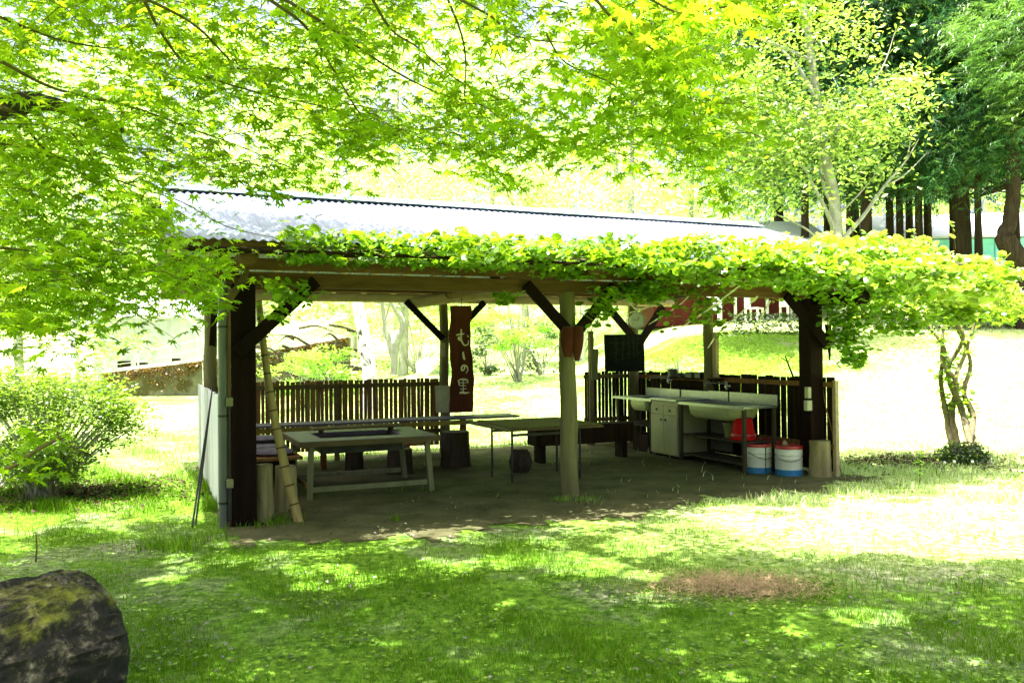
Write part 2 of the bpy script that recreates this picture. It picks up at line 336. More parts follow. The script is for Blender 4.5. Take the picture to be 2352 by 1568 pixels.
# paler meadow, full sun put into its colour, right of and beyond the pavilion
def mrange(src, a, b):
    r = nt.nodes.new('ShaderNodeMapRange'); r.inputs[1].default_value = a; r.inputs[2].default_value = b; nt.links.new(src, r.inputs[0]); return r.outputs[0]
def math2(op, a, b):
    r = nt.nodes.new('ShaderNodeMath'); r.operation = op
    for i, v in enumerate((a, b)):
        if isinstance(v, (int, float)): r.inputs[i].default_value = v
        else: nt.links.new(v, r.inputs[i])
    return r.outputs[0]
def sun_tone(nt, sx, co):  # where sunlight is painted as paleness into ground and blades
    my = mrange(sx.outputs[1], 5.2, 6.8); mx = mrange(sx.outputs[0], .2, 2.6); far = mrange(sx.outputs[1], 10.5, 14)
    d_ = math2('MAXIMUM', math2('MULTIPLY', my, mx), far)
    for cx, cy, rx, ry, k_ in ((4.6, 19.3, 3.6, 3.6, 1.0), (-5.6, 14.5, 3.2, 2.2, .7), (-.2, 15.5, 1.6, 2.6, .6)):  # greener patches cut out of it; the bank's shade painted as colour
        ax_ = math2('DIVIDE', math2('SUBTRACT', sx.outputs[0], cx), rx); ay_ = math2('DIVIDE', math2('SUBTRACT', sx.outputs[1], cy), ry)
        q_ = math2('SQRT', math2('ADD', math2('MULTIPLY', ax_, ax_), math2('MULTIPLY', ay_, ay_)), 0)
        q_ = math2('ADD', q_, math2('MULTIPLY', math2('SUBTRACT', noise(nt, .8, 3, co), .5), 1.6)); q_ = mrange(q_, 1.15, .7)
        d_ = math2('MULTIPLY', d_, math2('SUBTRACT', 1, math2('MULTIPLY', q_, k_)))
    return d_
sun_fac = sun_tone(nt, sx, co)
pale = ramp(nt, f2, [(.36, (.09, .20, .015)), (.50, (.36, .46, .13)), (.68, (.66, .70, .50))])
c = mixc(nt, sun_fac, c, pale)
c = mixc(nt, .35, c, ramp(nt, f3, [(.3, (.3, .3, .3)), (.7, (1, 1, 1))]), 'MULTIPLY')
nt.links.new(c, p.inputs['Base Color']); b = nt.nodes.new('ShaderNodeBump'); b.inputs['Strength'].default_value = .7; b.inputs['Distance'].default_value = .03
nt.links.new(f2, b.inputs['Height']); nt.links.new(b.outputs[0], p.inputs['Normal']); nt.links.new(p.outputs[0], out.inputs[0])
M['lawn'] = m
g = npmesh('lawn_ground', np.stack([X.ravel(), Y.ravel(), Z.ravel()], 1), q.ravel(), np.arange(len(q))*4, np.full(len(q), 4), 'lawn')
g.data.polygons.foreach_set('use_smooth', [True]*len(q)); tag(g, kind='structure')

# trodden earth under the roof, an irregular sheet just above the lawn
M['earth'] = surf('trodden_earth', (0.03825, 0.03825, 0.0153), (0.1084, 0.102, 0.051), (2.2, 2.2, 2.2), 1, bump=.5, bdist=.02, detail=8)
def floor_in(a, b):
    j = .14*math.sin(a*3.1+1)+.10*math.sin(a*7.3)+.06*math.sin(b*9)
    fr = -1.0-.18*math.sin(a*.8)+j+.10*math.sin(a*13)+.07*math.sin(a*23+1)
    return -.15+j*.5 < a < 6.9+j and fr < b < 4.25+j*.5
ms = MB(); st = .09; vid = {}
def gv(i, k):
    if (i, k) not in vid:
        pw = W(i*st, k*st); vid[(i, k)] = len(ms.v); ms.v.append((pw.x, pw.y, gz(pw.x, pw.y)+.006+.004*math.sin(i*.9)*math.sin(k*1.1)))
    return vid[(i, k)]
for i in range(-8, 90):
    for k in range(-18, 54):
        if floor_in((i+.5)*st, (k+.5)*st): ms.f.append((gv(i, k), gv(i+1, k), gv(i+1, k+1), gv(i, k+1)))
tag(ms.build('earth_floor', 'earth', smooth=True), kind='structure')

# ------------------------------------------------------------------ PAVILION
pav = thing('pavilion', W(0, 0), TH, 'open timber pavilion with corrugated metal gable roof on log posts', 'pavilion')
HB = 2.08
def roofz(b): return 3.245-.315*abs(b-DP/2)
def logpost(a, b, top, r, mat, seed, lean=0):
    m = MB(); k = 9; pts = [(a+lean*(i/(k-1))+.008*math.sin(i*1.7+seed), b, -.05+i/(k-1)*(top+.05)) for i in range(k)]
    m.tube(pts, [r*(1.08-.16*i/(k-1)) for i in range(k)], 14, wob=.03, seed=seed); return m.build('post', mat, pav, smooth=True)
m = MB(); m.box((0, 0, 1.02), (.205, .205, 2.16)); tag(m.build('post', 'darkwood', pav, bevel=.012), 'thick dark square corner post')
m = MB(); m.box((2*SP, 0, 1.15), (.20, .19, 1.9)); tag(m.build('post', 'darkwood', pav, bevel=.012), 'dark square post beside the pails')
tag(logpost(SP, 0, 2.10, .088, 'log', 2, -.02), 'pale round log post at the front')
for a, b, r, sd in ((0, DP, .085, 3), (SP, DP, .07, 4), (2*SP, DP, .08, 5), (2*SP, DP/2, .075, 6)): logpost(a, b, 2.2, r, 'log', sd)
m = MB(); m.box((5.67, DP+.02, .9), (.075, .06, 1.8)); m.build('post', 'log', pav)
m = MB(); m.box((2*SP+.02, DP/2-.13, 1.42), (.05, .08, .62)); m.build('post_batten', 'tanwood', pav)
def hbeam(p0, p1, w, h, mat, name='beam'): m = MB(); m.bar(p0, p1, w, h); return m.build(name, mat, pav, bevel=.008)
hbeam((-.62, 0, HB+.07), (7.2, 0, HB+.07), .12, .13, 'beam'); hbeam((-.62, -.09, HB+.20), (7.2, -.09, HB+.20), .06, .10, 'beam')
m = MB(); m.tube([(-.6, DP, 2.26), (2.2, DP, 2.26), (3.2, DP, 2.265), (7.2, DP, 2.26)], .062, 12, wob=.05, seed=3); m.build('beam', 'tanwood', pav, smooth=True)
m = MB(); m.tube([(2.75, DP-.02, 2.20), (3.3, DP-.25, 2.27), (4.4, DP-.9, 2.36)], [.085, .075, .06], 12, wob=.04, seed=8); m.build('beam', 'tanwood', pav, smooth=True)
for a in (0, SP, 2*SP):
    m = MB(); m.tube([(a, -.55, HB+.22), (a, 2, HB+.24), (a, DP+.5, HB+.23)], [.075, .07, .065], 12, wob=.05, seed=int(a*9)); m.build('tie_beam', 'beam' if a < 6 else 'darkwood', pav, smooth=True)
m = MB(); m.tube([(2*SP+.02, -.80, 2.06), (2*SP+.02, .1, 2.08)], [.088, .085], 18, wob=.02); m.build('beam_end', 'darkwood', pav, smooth=True)
for a in (0, SP, 2*SP): m = MB(); m.box((a, DP/2, 2.75), (.1, .1, .8)); m.build('king_post', 'darkwood', pav)
for b in (DP/2, -.35, .95, DP-.95, DP+.35):
    m = MB(); m.tube([(-.6, b, roofz(b)-.115), (7.22, b, roofz(b)-.115)], .045, 10, wob=.03, seed=int(b*7)+9); m.build('purlin', 'beam', pav, smooth=True)
k = 0
for i in range(18):
    a = -.5+i*.448
    m = MB(); m.tube([(a, -.64, roofz(-.64)-.045), (a, DP/2, roofz(DP/2)-.045), (a, DP+.66, roofz(DP+.66)-.06)], [.03, .03, .036], 8, wob=.06, seed=i); m.build('rafter', 'tanwood', pav, smooth=True)
# diagonal braces
def brace(a0, z0, a1, z1, b, w=.10): 
    m = MB(); m.bar((a0, b, z0), (a1, b, z1), .045, w, up=(0, 1, 0) if 0 else (0, 0, 1)); return m.build('brace', 'darkwood', pav, bevel=.004)
brace(-.06, 1.50, .62, 2.14, -.13, .115); brace(SP-.06, 1.70, SP-.52, 2.16, -.10, .11); brace(SP+.06, 1.70, SP+.5, 2.16, -.10, .11)
brace(SP-.05, 1.68, SP-.60, 2.22, DP-.1, .09); brace(SP+.05, 1.68, SP+.6, 2.22, DP-.1, .09)
brace(2*SP-.05, 1.68, 2*SP-.55, 2.2, DP-.1, .12); brace(2*SP+.05, 1.6, 2*SP+.5, 2.2, DP-.1, .12)
brace(2*SP+.16, 1.52, 2*SP-.45, 2.12, -.12, .13)
m = MB(); m.bar((0, .1, 1.55), (0, .62, 2.14), .1, .045); m.build('brace', 'darkwood', pav)
m = MB(); m.bar((.02, DP-.05, 1.6), (.02, DP-.6, 2.2), .08, .04); m.build('brace', 'darkwood', pav)
# corrugated roof, two slopes
def corr(b0, b1, name, flip):
    per = .0765; A0, A1 = -.64, 7.30; n = int((A1-A0)/per*8); v = []; f = []; rows = 7
    for j in range(rows):
        b = b0+(b1-b0)*j/(rows-1)
        for i in range(n+1):
            a = A0+(A1-A0)*i/n; z = roofz(b)+.010*math.sin(2*PI*a/per)-.012*math.sin(PI*(a+.6)/7.9)*0+.004*math.sin(a*2.3+b)
            if j < 3 and name: z += 0
            v.append((a, b, z+.01))
    for j in range(rows-1):
        for i in range(n):
            q = j*(n+1)+i; f.append((q, q+1, q+n+2, q+n+1))
    mb = MB(); mb.v = v; mb.f = f; o = mb.build('roof', 'roof', pav); o.data.polygons.foreach_set('use_smooth', [True]*len(f)); return o
corr(-.70, DP/2, 'a', 0); corr(DP/2, DP+.7, 'b', 1)
m = MB(); zr = roofz(DP/2)+.045
m.v = [(x, DP/2+o_, zr-.315*abs(o_)+dz) for x in (-.66, 7.32) for dz in (0, .006) for o_ in (-.17, 0, .17)]
m.f = [(3, 4, 10, 9), (4, 5, 11, 10), (0, 6, 7, 1), (1, 7, 8, 2), (0, 3, 9, 6), (2, 8, 11, 5), (0, 1, 4, 3), (1, 2, 5, 4), (6, 9, 10, 7), (7, 10, 11, 8)]
m.tube([(-.67, DP/2, zr+.012), (7.33, DP/2, zr+.012)], .018, 8); m.build('ridge_cap', 'ridge', pav)
for b in (-.66, DP+.66): m = MB(); m.bar((-.6, b, roofz(b)-.03), (7.2, b, roofz(b)-.03), .025, .05); m.build('eave_board', 'beam', pav)
# gutter pipe
pl = L(gp(514, 1210)); px_, py_ = pl.x, pl.y
m = MB(); m.tube([(px_, py_, -.02), (px_, py_, 2.13)], .040, 16); dp = m.build('downpipe', 'pipe', pav, smooth=True)
m = MB(); m.tube([(px_+.0, py_, 1.90), (px_+.045, py_-.045, 1.96), (px_+.17, py_-.04, 2.14), (px_+.19, py_-.0, 2.21), (px_+.19, py_, 2.30)], .034, 14); m.build('pipe_elbow', 'rail', dp, smooth=True)
for z in (.20, .95, 1.72): m = MB(); m.tube([(px_, py_, z), (px_, py_, z+.02)], .044, 14); m.bar((px_, py_, z+.01), (px_+.14, py_+.05, z+.01), .01, .012); m.build('pipe_bracket', 'iron', dp)
m = MB(); m.bar((-.135, -.04, .0), (-.135, -.04, 2.0), .05, .05, up=(1, 0, 0)); m.build('conduit_board', 'slat', pav)
m = MB(); m.tube([(-.12, -.085, .42), (-.12, -.085, 1.06)], .009, 8); m.tube([(-.12, -.085, .06), (-.12, -.085, .34)], .02, 8); m.build('conduit', 'iron', pav)
for z in (1.08, .38): m = MB(); m.box((-.12, -.10, z), (.055, .045, .075)); m.build('socket_box', 'paleleg', pav, bevel=.006)
for z, h in ((.98, .13), (.83, .12)): m = MB(); m.box((2*SP-.125, -.08, z), (.05 if z > .9 else .075, .06, h)); m.build('socket_box', 'label', pav, bevel=.006)

# ------------------------------------------------------------------ FENCES
def slatfence(name, p0, p1, ztop, zbot, w, gap, mslat, mrail, label, rails, jz=.01, side=-1, seed=1, posts=()):
    r = random.Random(seed); p0, p1 = Vector(p0), Vector(p1); d = p1-p0; Ln = d.length; x = d.normalized(); ang = math.atan2(x.y, x.x)
    t = thing(name, p0, ang, label, 'fence'); m = MB(); s_ = 0
    while s_ < Ln-.02:
        ww = w*r.uniform(.75, 1.25); g_ = gap*r.uniform(.35, 1.7); zt = ztop+r.uniform(-jz, jz); tl = r.uniform(-.006, .006)
        h = zt-zbot; R = Matrix.Rotation(tl, 3, 'Y')@Matrix.Rotation(r.uniform(-.08, .08), 3, 'Z')
        m.box((s_+ww/2, r.uniform(-.006, .006), (zt+zbot)/2), (ww, .018+r.random()*.008, h), R=R); s_ += ww+g_
    m.build('slat_panel', mslat, t, bevel=.004)
    for z in rails: k = MB(); k.bar((-.03, side*.03, z), (Ln+.03, side*.03, z), .035, .06); k.build('rail', mrail, t, bevel=.004)
    for s_ in posts: k = MB(); k.box((s_, side*.05, ztop/2-.02), (.07, .04, ztop-.04)); k.build('fence_post', mrail, t, bevel=.004)
    return t
slatfence('slat_fence', W(.1, DP+.06), W(SP-.06, DP+.06), 1.11, .14, .060, .010, 'slat', 'rail', 'low brown bamboo slat fence closing the back behind the hearth table', (1.03, .35), posts=(1.55,))
slatfence('slat_fence', W(-.14, .15), W(-.14, DP+.02), 1.10, .04, .10, .004, 'whiteboards', 'whiteboards', 'whitewashed board fence on the left end of the pavilion', (.95, .25), side=-1)
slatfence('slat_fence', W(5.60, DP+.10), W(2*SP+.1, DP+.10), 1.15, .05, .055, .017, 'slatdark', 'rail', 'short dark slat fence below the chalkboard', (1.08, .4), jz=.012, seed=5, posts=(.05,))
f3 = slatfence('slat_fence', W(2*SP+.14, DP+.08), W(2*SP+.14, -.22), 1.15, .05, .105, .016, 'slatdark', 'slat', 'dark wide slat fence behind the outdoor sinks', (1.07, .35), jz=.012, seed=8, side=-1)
m = MB(); m.box((DP+.34, -.02, .56), (.05, .05, 1.12)); m.build('end_post', 'tanwood', f3)

# ------------------------------------------------------------------ SIGN, CLOCK, BOARD AND OTHER THINGS ON THE POSTS
def slab(w0, w1, h, t, seed, n=22, wav=.015):
    r = random.Random(seed); m = MB(); ph = [r.uniform(0, 6) for _ in range(4)]
    for i in range(n+1):
        z = h*i/n; w_ = w0+(w1-w0)*i/n; l = -w_/2+wav*math.sin(z*7+ph[0])+wav*.5*math.sin(z*17+ph[1]); rr = w_/2+wav*math.sin(z*6+ph[2])+wav*.4*math.sin(z*19+ph[3])
        m.v += [(l, -t/2, z), (rr, -t/2, z), (rr, t/2, z), (l, t/2, z)]
    for i in range(n):
        o = i*4
        for k in range(4): m.f.append((o+k, o+(k+1) % 4, o+(k+1) % 4+4, o+k+4))
    m.f.append((3, 2, 1, 0)); o = n*4; m.f.append((o, o+1, o+2, o+3)); return m
def stroke(m, pts, w, y, n=6):                   # a flat brush stroke in the x-z plane
    P = [Vector((p[0], 0, p[1])) for p in pts]; C = curve([(p.x, 0, p.z) for p in P], n) if len(P) > 2 else P; o = len(m.v); K = len(C)
    for i, c in enumerate(C):
        d = (C[min(i+1, K-1)]-C[max(i-1, 0)]).normalized(); nn = Vector((-d.z, 0, d.x)); t = i/(K-1); ww = w*(.75+.5*math.sin(PI*min(1, t*1.15)))*(1 if t < .9 else .7)
        m.v += [tuple(c+nn*ww/2+Vector((0, y, 0))), tuple(c-nn*ww/2+Vector((0, y, 0)))]
    for i in range(K-1): m.f.append((o+2*i, o+2*i+1, o+2*i+3, o+2*i+2))
sp_ = at(1062, 945, 12.05)
sg = thing('sign_board', Vector((sp_.x, sp_.y, .63)), TH*.7, 'tall red brown wooden signboard with cream brushed Japanese writing', 'sign')
o = slab(.34, .30, 1.52, .035, 5).build('board', 'sign', sg, bevel=.004); o.rotation_euler.y = -.015
m = MB(); y = -.0225; z0 = 1.10
def S2(pts, w=.022): stroke(m, pts, w, y)
# mu
S2([(-.085, z0), (-.02, z0+.012), (.035, z0+.02)]); S2([(-.012, z0+.085), (-.012, z0-.03), (-.028, z0-.072), (-.055, z0-.045), (-.025, z0-.035), (.0, z0-.10), (.035, z0-.145), (.085, z0-.13), (.09, z0-.075)]); S2([(.075, z0-.005), (.10, z0-.03)])
# shi
S2([(.015, z0-.235), (.015, z0-.28), (.028, z0-.335), (.04, z0-.35)], .026)
# no
z1 = z0-.475; S2([(.035, z1+.03), (.028, z1-.01), (-.005, z1-.028), (-.01, z1+.015), (.025, z1+.043), (.07, z1+.02), (.078, z1-.03), (.05, z1-.07)], .021)
# sato
z2 = z0-.70; S2([(-.06, z2+.06), (-.045, z2-.02)], .03); S2([(-.05, z2+.065), (.01, z2+.07), (.07, z2+.055), (.075, z2+.01)], .022); S2([(-.04, z2+.022), (.06, z2+.02)], .017); S2([(-.035, z2-.02), (.055, z2-.02)], .017)
S2([(.01, z2+.055), (.012, z2-.12)], .02); S2([(-.035, z2-.068), (.06, z2-.065)], .018); S2([(-.045, z2-.128), (-.01, z2-.115), (.04, z2-.125), (.10, z2-.118)], .025)
m.build('lettering', 'signpaint', sg)
m = MB(); m.tube([(0, 0, 1.51), (.0, 0, 1.66)], .004, 6); m.build('hanging_wire', 'iron', sg)
# clock
cp_ = W(2*SP, DP-.12, 1.5+(802-735)/F*13.4); c_ = thing('wall_clock', cp_, TH*.3, 'round pale wall clock on the log post above the chalkboard', 'clock')
def disc(r, t, n=36): m = MB(); m.tube([(0, 0, 0), (0, -t, 0)], r, n); return m
disc(.118, .022).build('face', 'clockface', c_)
m = MB()
for k in range(40):
    a = 2*PI*k/40
    for rr, yy in ((.114, -.03), (.132, -.034), (.132, 0), (.114, -.0)): m.v.append((rr*math.cos(a), yy, rr*math.sin(a)))
for k in range(40):
    for j in range(4): a = 4*k+j; b = 4*k+(j+1) % 4; m.f.append((a, b, (b+4) % 160, (a+4) % 160))
m.build('rim', 'clockrim', c_)
m = MB(); m.bar((0, -.026, 0), (.025, -.026, .062), .004, .007); c2 = MB(); m.bar((0, -.0285, 0), (-.078, -.0285, .012), .004, .005); m.build('hands', 'iron', c_)
m = MB()
for k in range(12): a = k*PI/6; m.box((.098*math.sin(a), -.0235, .098*math.cos(a)), (.006, .002, .006))
m.build('hour_marks', 'iron', c_)
# chalkboard
bp = at(1435, 853, 12.75); cb = thing('chalkboard', bp, TH*.35, 'dark chalkboard with faint columns of chalk writing above the short fence', 'chalkboard')
slab(.62, .62, .56, .02, 3, 12, .004).build('board', 'board', cb, bevel=.003)
m = MB(); r = random.Random(4)
stroke(m, [(-.27, .43), (.0, .43)], .003, -.0125)
for ci, x0 in enumerate((-.13, -.03, .06, .14, .20)):
    z = .51
    while z > .12+.04*ci:
        for _ in range(3):
            xx = x0+r.uniform(-.018, .018); zz = z+r.uniform(-.014, .014)
            if r.random() < .5: stroke(m, [(xx-.012, zz), (xx+.012, zz+r.uniform(-.004, .004))], .003, -.0125)
            else: stroke(m, [(xx, zz-.012), (xx+r.uniform(-.006, .006), zz+.012)], .003, -.0125)
        z -= .036
m.build('chalk_writing', 'chalk', cb)
# notices
m = MB(); m.box((0, 0, 0), (.055, .004, .20)); tag(m.build('notice', 'label', loc=at(1018, 803, 12.18), rz=TH), 'narrow cream notice strip on the back log post', 'notice')
m = MB(); m.box((0, 0, 0), (.05, .004, .055)); tag(m.build('notice', 'label', loc=W(SP+.03, -.098, 1.5+(804-824)/F*8.6), rz=TH), 'small square cream label on the front log post', 'notice')
m = slab(.25, .27, .38, .012, 12, 14, .006); pb = tag(m.build('paper_sheet', 'paper', loc=at(1022, 947, 12.0), rz=TH*.6), 'crinkled pale paper sheet hanging beside the red brown signboard', 'paper')
m = slab(.11, .13, .47, .012, 15, 10, .003); tag(m.build('pale_plank', 'paleleg', loc=at(1366, 872, 12.9), rz=TH), 'pale greenish plank fixed to the thin post left of the chalkboard', 'plank')
# clay planters
def planter(px, py, h, rw, label, tilt):
    p_ = at(px, py, 8.42); t = thing('clay_planter', p_, TH, label, 'planter', 'clay planters on the front post')
    m = MB(); prof = []
    for i in range(15):
        u_ = i/14; prof.append((rw*(.10+.90*math.sin(PI*min(1, .08+u_*.62))**.8)*(1 if u_ < .85 else .92), h*u_))
    m.lathe(prof, 20); o = m.build('pot', 'clay', t, smooth=True); o.scale.y = .62
    m = MB(); m.lathe([(rw*.80, h*.985), (rw*.86, h*1.0), (rw*.80, h*1.02), (rw*.5, h*1.015), (0.001, h*1.0)], 20); q_ = m.build('soil', 'barkstump', t, smooth=True); q_.scale.y = .62
    t.rotation_euler.y = tilt; return t
planter(1304, 820, .30, .085, 'larger terracotta wall planter on the left of the front log post', .05)
planter(1325, 828, .34, .062, 'slimmer terracotta wall planter on the right of the front log post', .07)
# dark hanging slat beyond the right post
pt = at(1903, 828, 9.8); m = MB(); m.v = [(-.035, 0, .42), (.04, 0, .42), (.022, 0, 0), (.014, 0, 0), (-.035, .02, .42), (.04, .02, .42), (.022, .02, 0), (.014, .02, 0)]
m.f = [(0, 3, 2, 1), (4, 5, 6, 7), (0, 1, 5, 4), (1, 2, 6, 5), (2, 3, 7, 6), (3, 0, 4, 7)]
m.tube([(.0, .01, .41), (.0, .01, .60)], .004, 6); tag(m.build('hanging_plank', 'slatdark', loc=pt), 'narrow pointed dark plank hanging under the vine by the right post', 'plank')
m = MB(); hp = at(1823, 868, 10.2); m.tube([hp, hp+Vector((-.06, 0, .16)), hp+Vector((-.10, 0, .27))], [.013, .010, .007], 8); m.tube([hp+Vector((-.075, 0, .2)), hp+Vector((-.15, 0, .25))], .006, 6); m.tube([hp+Vector((-.07, 0, .19)), hp+Vector((-.02, 0, .26))], .005, 6)
tag(m.build('forked_stick', 'slatdark'), 'dark forked stick poking up over the wide slat fence', 'stick')

# ------------------------------------------------------------------ HEARTH TABLE
TX, TY = -2.135, 8.498; TLn, TW_, THt = 1.47, 1.20, .60
tb = thing('hearth_table', (TX, TY, 0), TH, 'low grey hearth table with a sunken dark rectangular grill pit', 'table')
m = MB(); e = .035
for c, d in (((TLn/2, .15, THt-e/2), (TLn, .30, e)), ((TLn/2, TW_-.15, THt-e/2), (TLn, .30, e)), ((.13, TW_/2, THt-e/2), (.26, TW_-.604, e)), ((TLn-.16, TW_/2, THt-e/2), (.32, TW_-.604, e))): m.box(c, d)
m.build('tabletop', 'tabletop', tb, bevel=.003)
m = MB(); m.box((TLn/2, -.008, THt-.03), (TLn+.01, .012, .055)); m.box((-.008, TW_/2, THt-.03), (.012, TW_, .055)); m.box((TLn+.008, TW_/2, THt-.03), (.012, TW_, .055)); m.build('table_edge', 'tableedge', tb)
m = MB(); m.box((TLn/2-.03, TW_/2, THt-.16), (TLn-.60, TW_-.62, .02)); m.box((TLn/2-.03, .31, THt-.10), (TLn-.60, .012, .12)); m.box((TLn/2-.03, TW_-.31, THt-.10), (TLn-.60, .012, .12)); m.box((.27, TW_/2, THt-.10), (.012, TW_-.64, .12)); m.box((TLn-.33, TW_/2, THt-.10), (.012, TW_-.64, .12)); m.build('fire_pit', 'iron', tb)
for (x, y_) in ((.10, .08), (TLn-.10, .08), (.10, TW_-.1), (TLn-.10, TW_-.1)):
    m = MB(); s2 = 1 if x > 1 else -1; m.bar((x-.02*s2, y_, THt-.05), (x+.03*s2*(1 if x > 1 else 0), y_, 0), .055, .055, up=(0, 1, 0)); m.build('leg', 'paleleg', tb, bevel=.004)
for y_ in (.08, TW_-.1): m = MB(); m.box((TLn/2, y_, .10), (TLn-.24, .035, .05)); m.build('stretcher', 'paleleg', tb)
m = MB(); m.box((.10, TW_/2, .12), (.03, TW_-.26, .045)); m.build('stretcher', 'slat', tb)
m = MB(); m.box((0, 0, .0), (1.02, .24, .02)); m.box((-.4, 0, -.03), (.03, .16, .04)); m.box((.4, 0, -.03), (.03, .16, .04))
pc = W(0, 0); lp = Vector((TX, TY, 0))+U*(TLn/2+.04)+N*(TW_-.30); tag(m.build('pit_lid', 'rail', loc=(lp.x, lp.y, THt+.05), rz=TH, bevel=.003), 'flat grey plank lid lying across the back of the fire pit', 'lid')

# plank counter along the back fence
pcn = thing('plank_counter', W(.1, 2.9), TH, 'long narrow plank counter with a yellow apron along the back fence', 'counter')
m = MB(); m.box((1.93, .21, .597), (3.86, .42, .028)); m.build('plank_top', 'tabletop', pcn, bevel=.003)
m = MB(); m.box((1.6, .03, .545), (3.15, .03, .06)); m.build('apron', 'yellow', pcn)
for x in (.1, 1.2, 2.3, 3.1): m = MB(); m.box((x, .21, .29), (.07, .07, .58)); m.build('leg', 'slat', pcn)

# straw topped table
t2 = thing('straw_table', gp(1177, 1112), TH, 'square low table with a straw coloured top on thin dark legs', 'table')
m = MB(); m.box((.44, .42, .625), (1.22, 1.30, .022)); m.build('tabletop', 'tableedge', t2, bevel=.003)
m = MB(); m.box((.50, .40, .643), (1.10, 1.12, .014)); m.build('mat', 'mat', t2, bevel=.003)
for x, y_ in ((0, 0), (.86, 0), (0, .6), (.86, .6)): m = MB(); m.tube([(x, y_, 0), (x, y_, .614)], .014, 8); m.build('leg', 'iron', t2)
m = MB(); m.bar((0, 0, .55), (.86, 0, .55), .02, .03); m.bar((0, .6, .55), (.86, .6, .55), .02, .03); m.build('frame', 'iron', t2)
# long dark trough bench behind it
lb = thing('trough_bench', W(3.95, 2.35), TH, 'long dark wooden bench behind the straw topped table', 'bench')
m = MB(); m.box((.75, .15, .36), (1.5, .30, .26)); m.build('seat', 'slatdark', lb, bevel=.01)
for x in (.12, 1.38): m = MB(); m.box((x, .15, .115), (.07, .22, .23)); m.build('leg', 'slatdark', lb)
# crock under the table
m = MB(); m.lathe([(.09, 0), (.13, .05), (.145, .14), (.12, .24), (.09, .27), (.10, .285)], 24); tag(m.build('clay_jar', 'barkstump', smooth=True, loc=W(3.45, 1.75)), 'dark brown clay jar on the ground under the straw topped table', 'jar')

# stumps
def stump(px, py, r, h, mat, label, group=None, seed=1, Yw=None, nm='log_stool'):
    p_ = gp(px, py) if Yw is None else Yw
    t = thing(nm, p_, rnd.uniform(0, 3), label, 'stool' if nm == 'log_stool' else 'stump', group)
    m = MB(); n = 7; m.tube([(0, 0, -.02+(h+.02)*i/(n-1)) for i in range(n)], [r*(1.1-.16*(i/(n-1))**.5) for i in range(n)], 22, wob=.035, seed=seed); m.build('trunk_side', mat, t, smooth=True)
    m = MB(); m.tube([(0, 0, h), (0, 0, h+.006)], r*.90, 22, wob=.02, seed=seed); m.build('cut_top', 'endgrain', t); return t
g_ = 'log stools in the pavilion'
stump(607, 1196, .082, .50, 'stump', 'pale split log stool right beside the dark corner post', g_, 1)
stump(657, 1172, .105, .42, 'stump', 'wide split log stool behind the foot of the leaning bamboo', g_, 2)
stump(1046, 1071, .19, .455, 'barkstump', 'broad dark chopping stump under the paper sheet', None, 3, nm='tree_stump')
stump(814, 1083, .115, .30, 'barkstump', 'dark log support under the left part of the low plank seat', g_, 4)
stump(918, 1086, .16, .30, 'barkstump', 'thick dark log support under the right part of the low plank seat', g_, 5)
stump(1884, 1094, .125, .42, 'stump', 'weathered pale stump with cracked bark at the foot of the right post', None, 6, nm='tree_stump')
p_ = gp(706, 1088); m = MB(); m.box((.72, .0, .335), (1.55, .20, .035)); tag(m.build('plank_bench', 'slat', loc=(p_.x, p_.y, 0), rz=TH*.5, bevel=.004), 'low plank seat laid over two dark logs behind the hearth table', 'bench')
cbn = thing('side_bench', W(.18, 1.35), TH, 'short dark side bench carrying the flat cushions', 'bench')
m = MB(); m.box((.28, .45, .41), (.5, 1.3, .03)); m.build('seat', 'slat', cbn)
for y_ in (0, .9): m = MB(); m.box((.28, y_, .197), (.4, .05, .394)); m.build('leg', 'slatdark', cbn)
def cushion(p, label, rz, r=.2, h=.06):
    m = MB(); n = 20; prof = [(r*.2, 0), (r*.85, .002), (r, h*.45), (r*.88, h*.9), (r*.4, h), (0.002, h*.92)]; m.lathe(prof, n)
    o = m.build('floor_cushion', 'cushion', smooth=True, loc=p, rz=rz); o.scale = (1.1, .95, 1); return tag(o, label, 'cushion', 'flat cushions on the side bench')
c0 = W(.45, 1.42, .427); cushion(c0, 'flat violet grey cushion lying nearest the corner post on the side bench', .3)
cushion(W(.46, 1.86, .427), 'flat violet grey cushion lying in the middle of the side bench', .9); cushion(W(.47, 2.32, .427), 'bottom cushion of the pair at the far end of the side bench', 1.9)
cushion(W(.45, 2.30, .490), 'top cushion of the pair at the far end of the side bench', .1)

# leaning bamboo with nodes
bt = thing('bamboo_pole', gp(687, 1200), 0, 'thick yellow brown bamboo pole leaning inside the corner post', 'pole')
b0 = Vector((0, 0, 0)); b1 = at(594, 690, 7.62)-gp(687, 1200); pts = []
for i in range(13):
    t = i/12; pts.append(b0.lerp(b1, t)+Vector((-.09*math.sin(PI*t)*.55+.0, 0, 0)))
m = MB(); m.tube(pts, [.043-.014*i/12 for i in range(13)], 16, wob=.01); m.build('culm', 'bamboo', bt, smooth=True)
for i in range(1, 12):
    m = MB(); p_ = pts[i]; d = (pts[i+1]-pts[i-1]).normalized(); rr = .043-.014*i/12; m.tube([p_-d*.009, p_-d*.003, p_+d*.005], [rr+.0005, rr+.005, rr+.0005], 16); m.build('node_ring', 'bamboodark', bt, smooth=True)
# thin dark rods leaning on the outside
for i, (x0, x1, yb, lab) in enumerate(((441, 488, 1212, 'longer thin black rod leaning on the whitewashed fence end'), (449, 486, 1206, 'second thin black rod just inside the longer one'))):
    p0 = gp(x0, yb); p1 = at(x1, 890 if i == 0 else 905, 7.9); m = MB(); m.tube([p0, p0.lerp(p1, .5), p1], [.009, .009, .007], 8); tag(m.build('garden_rod', 'black'), lab, 'rod')

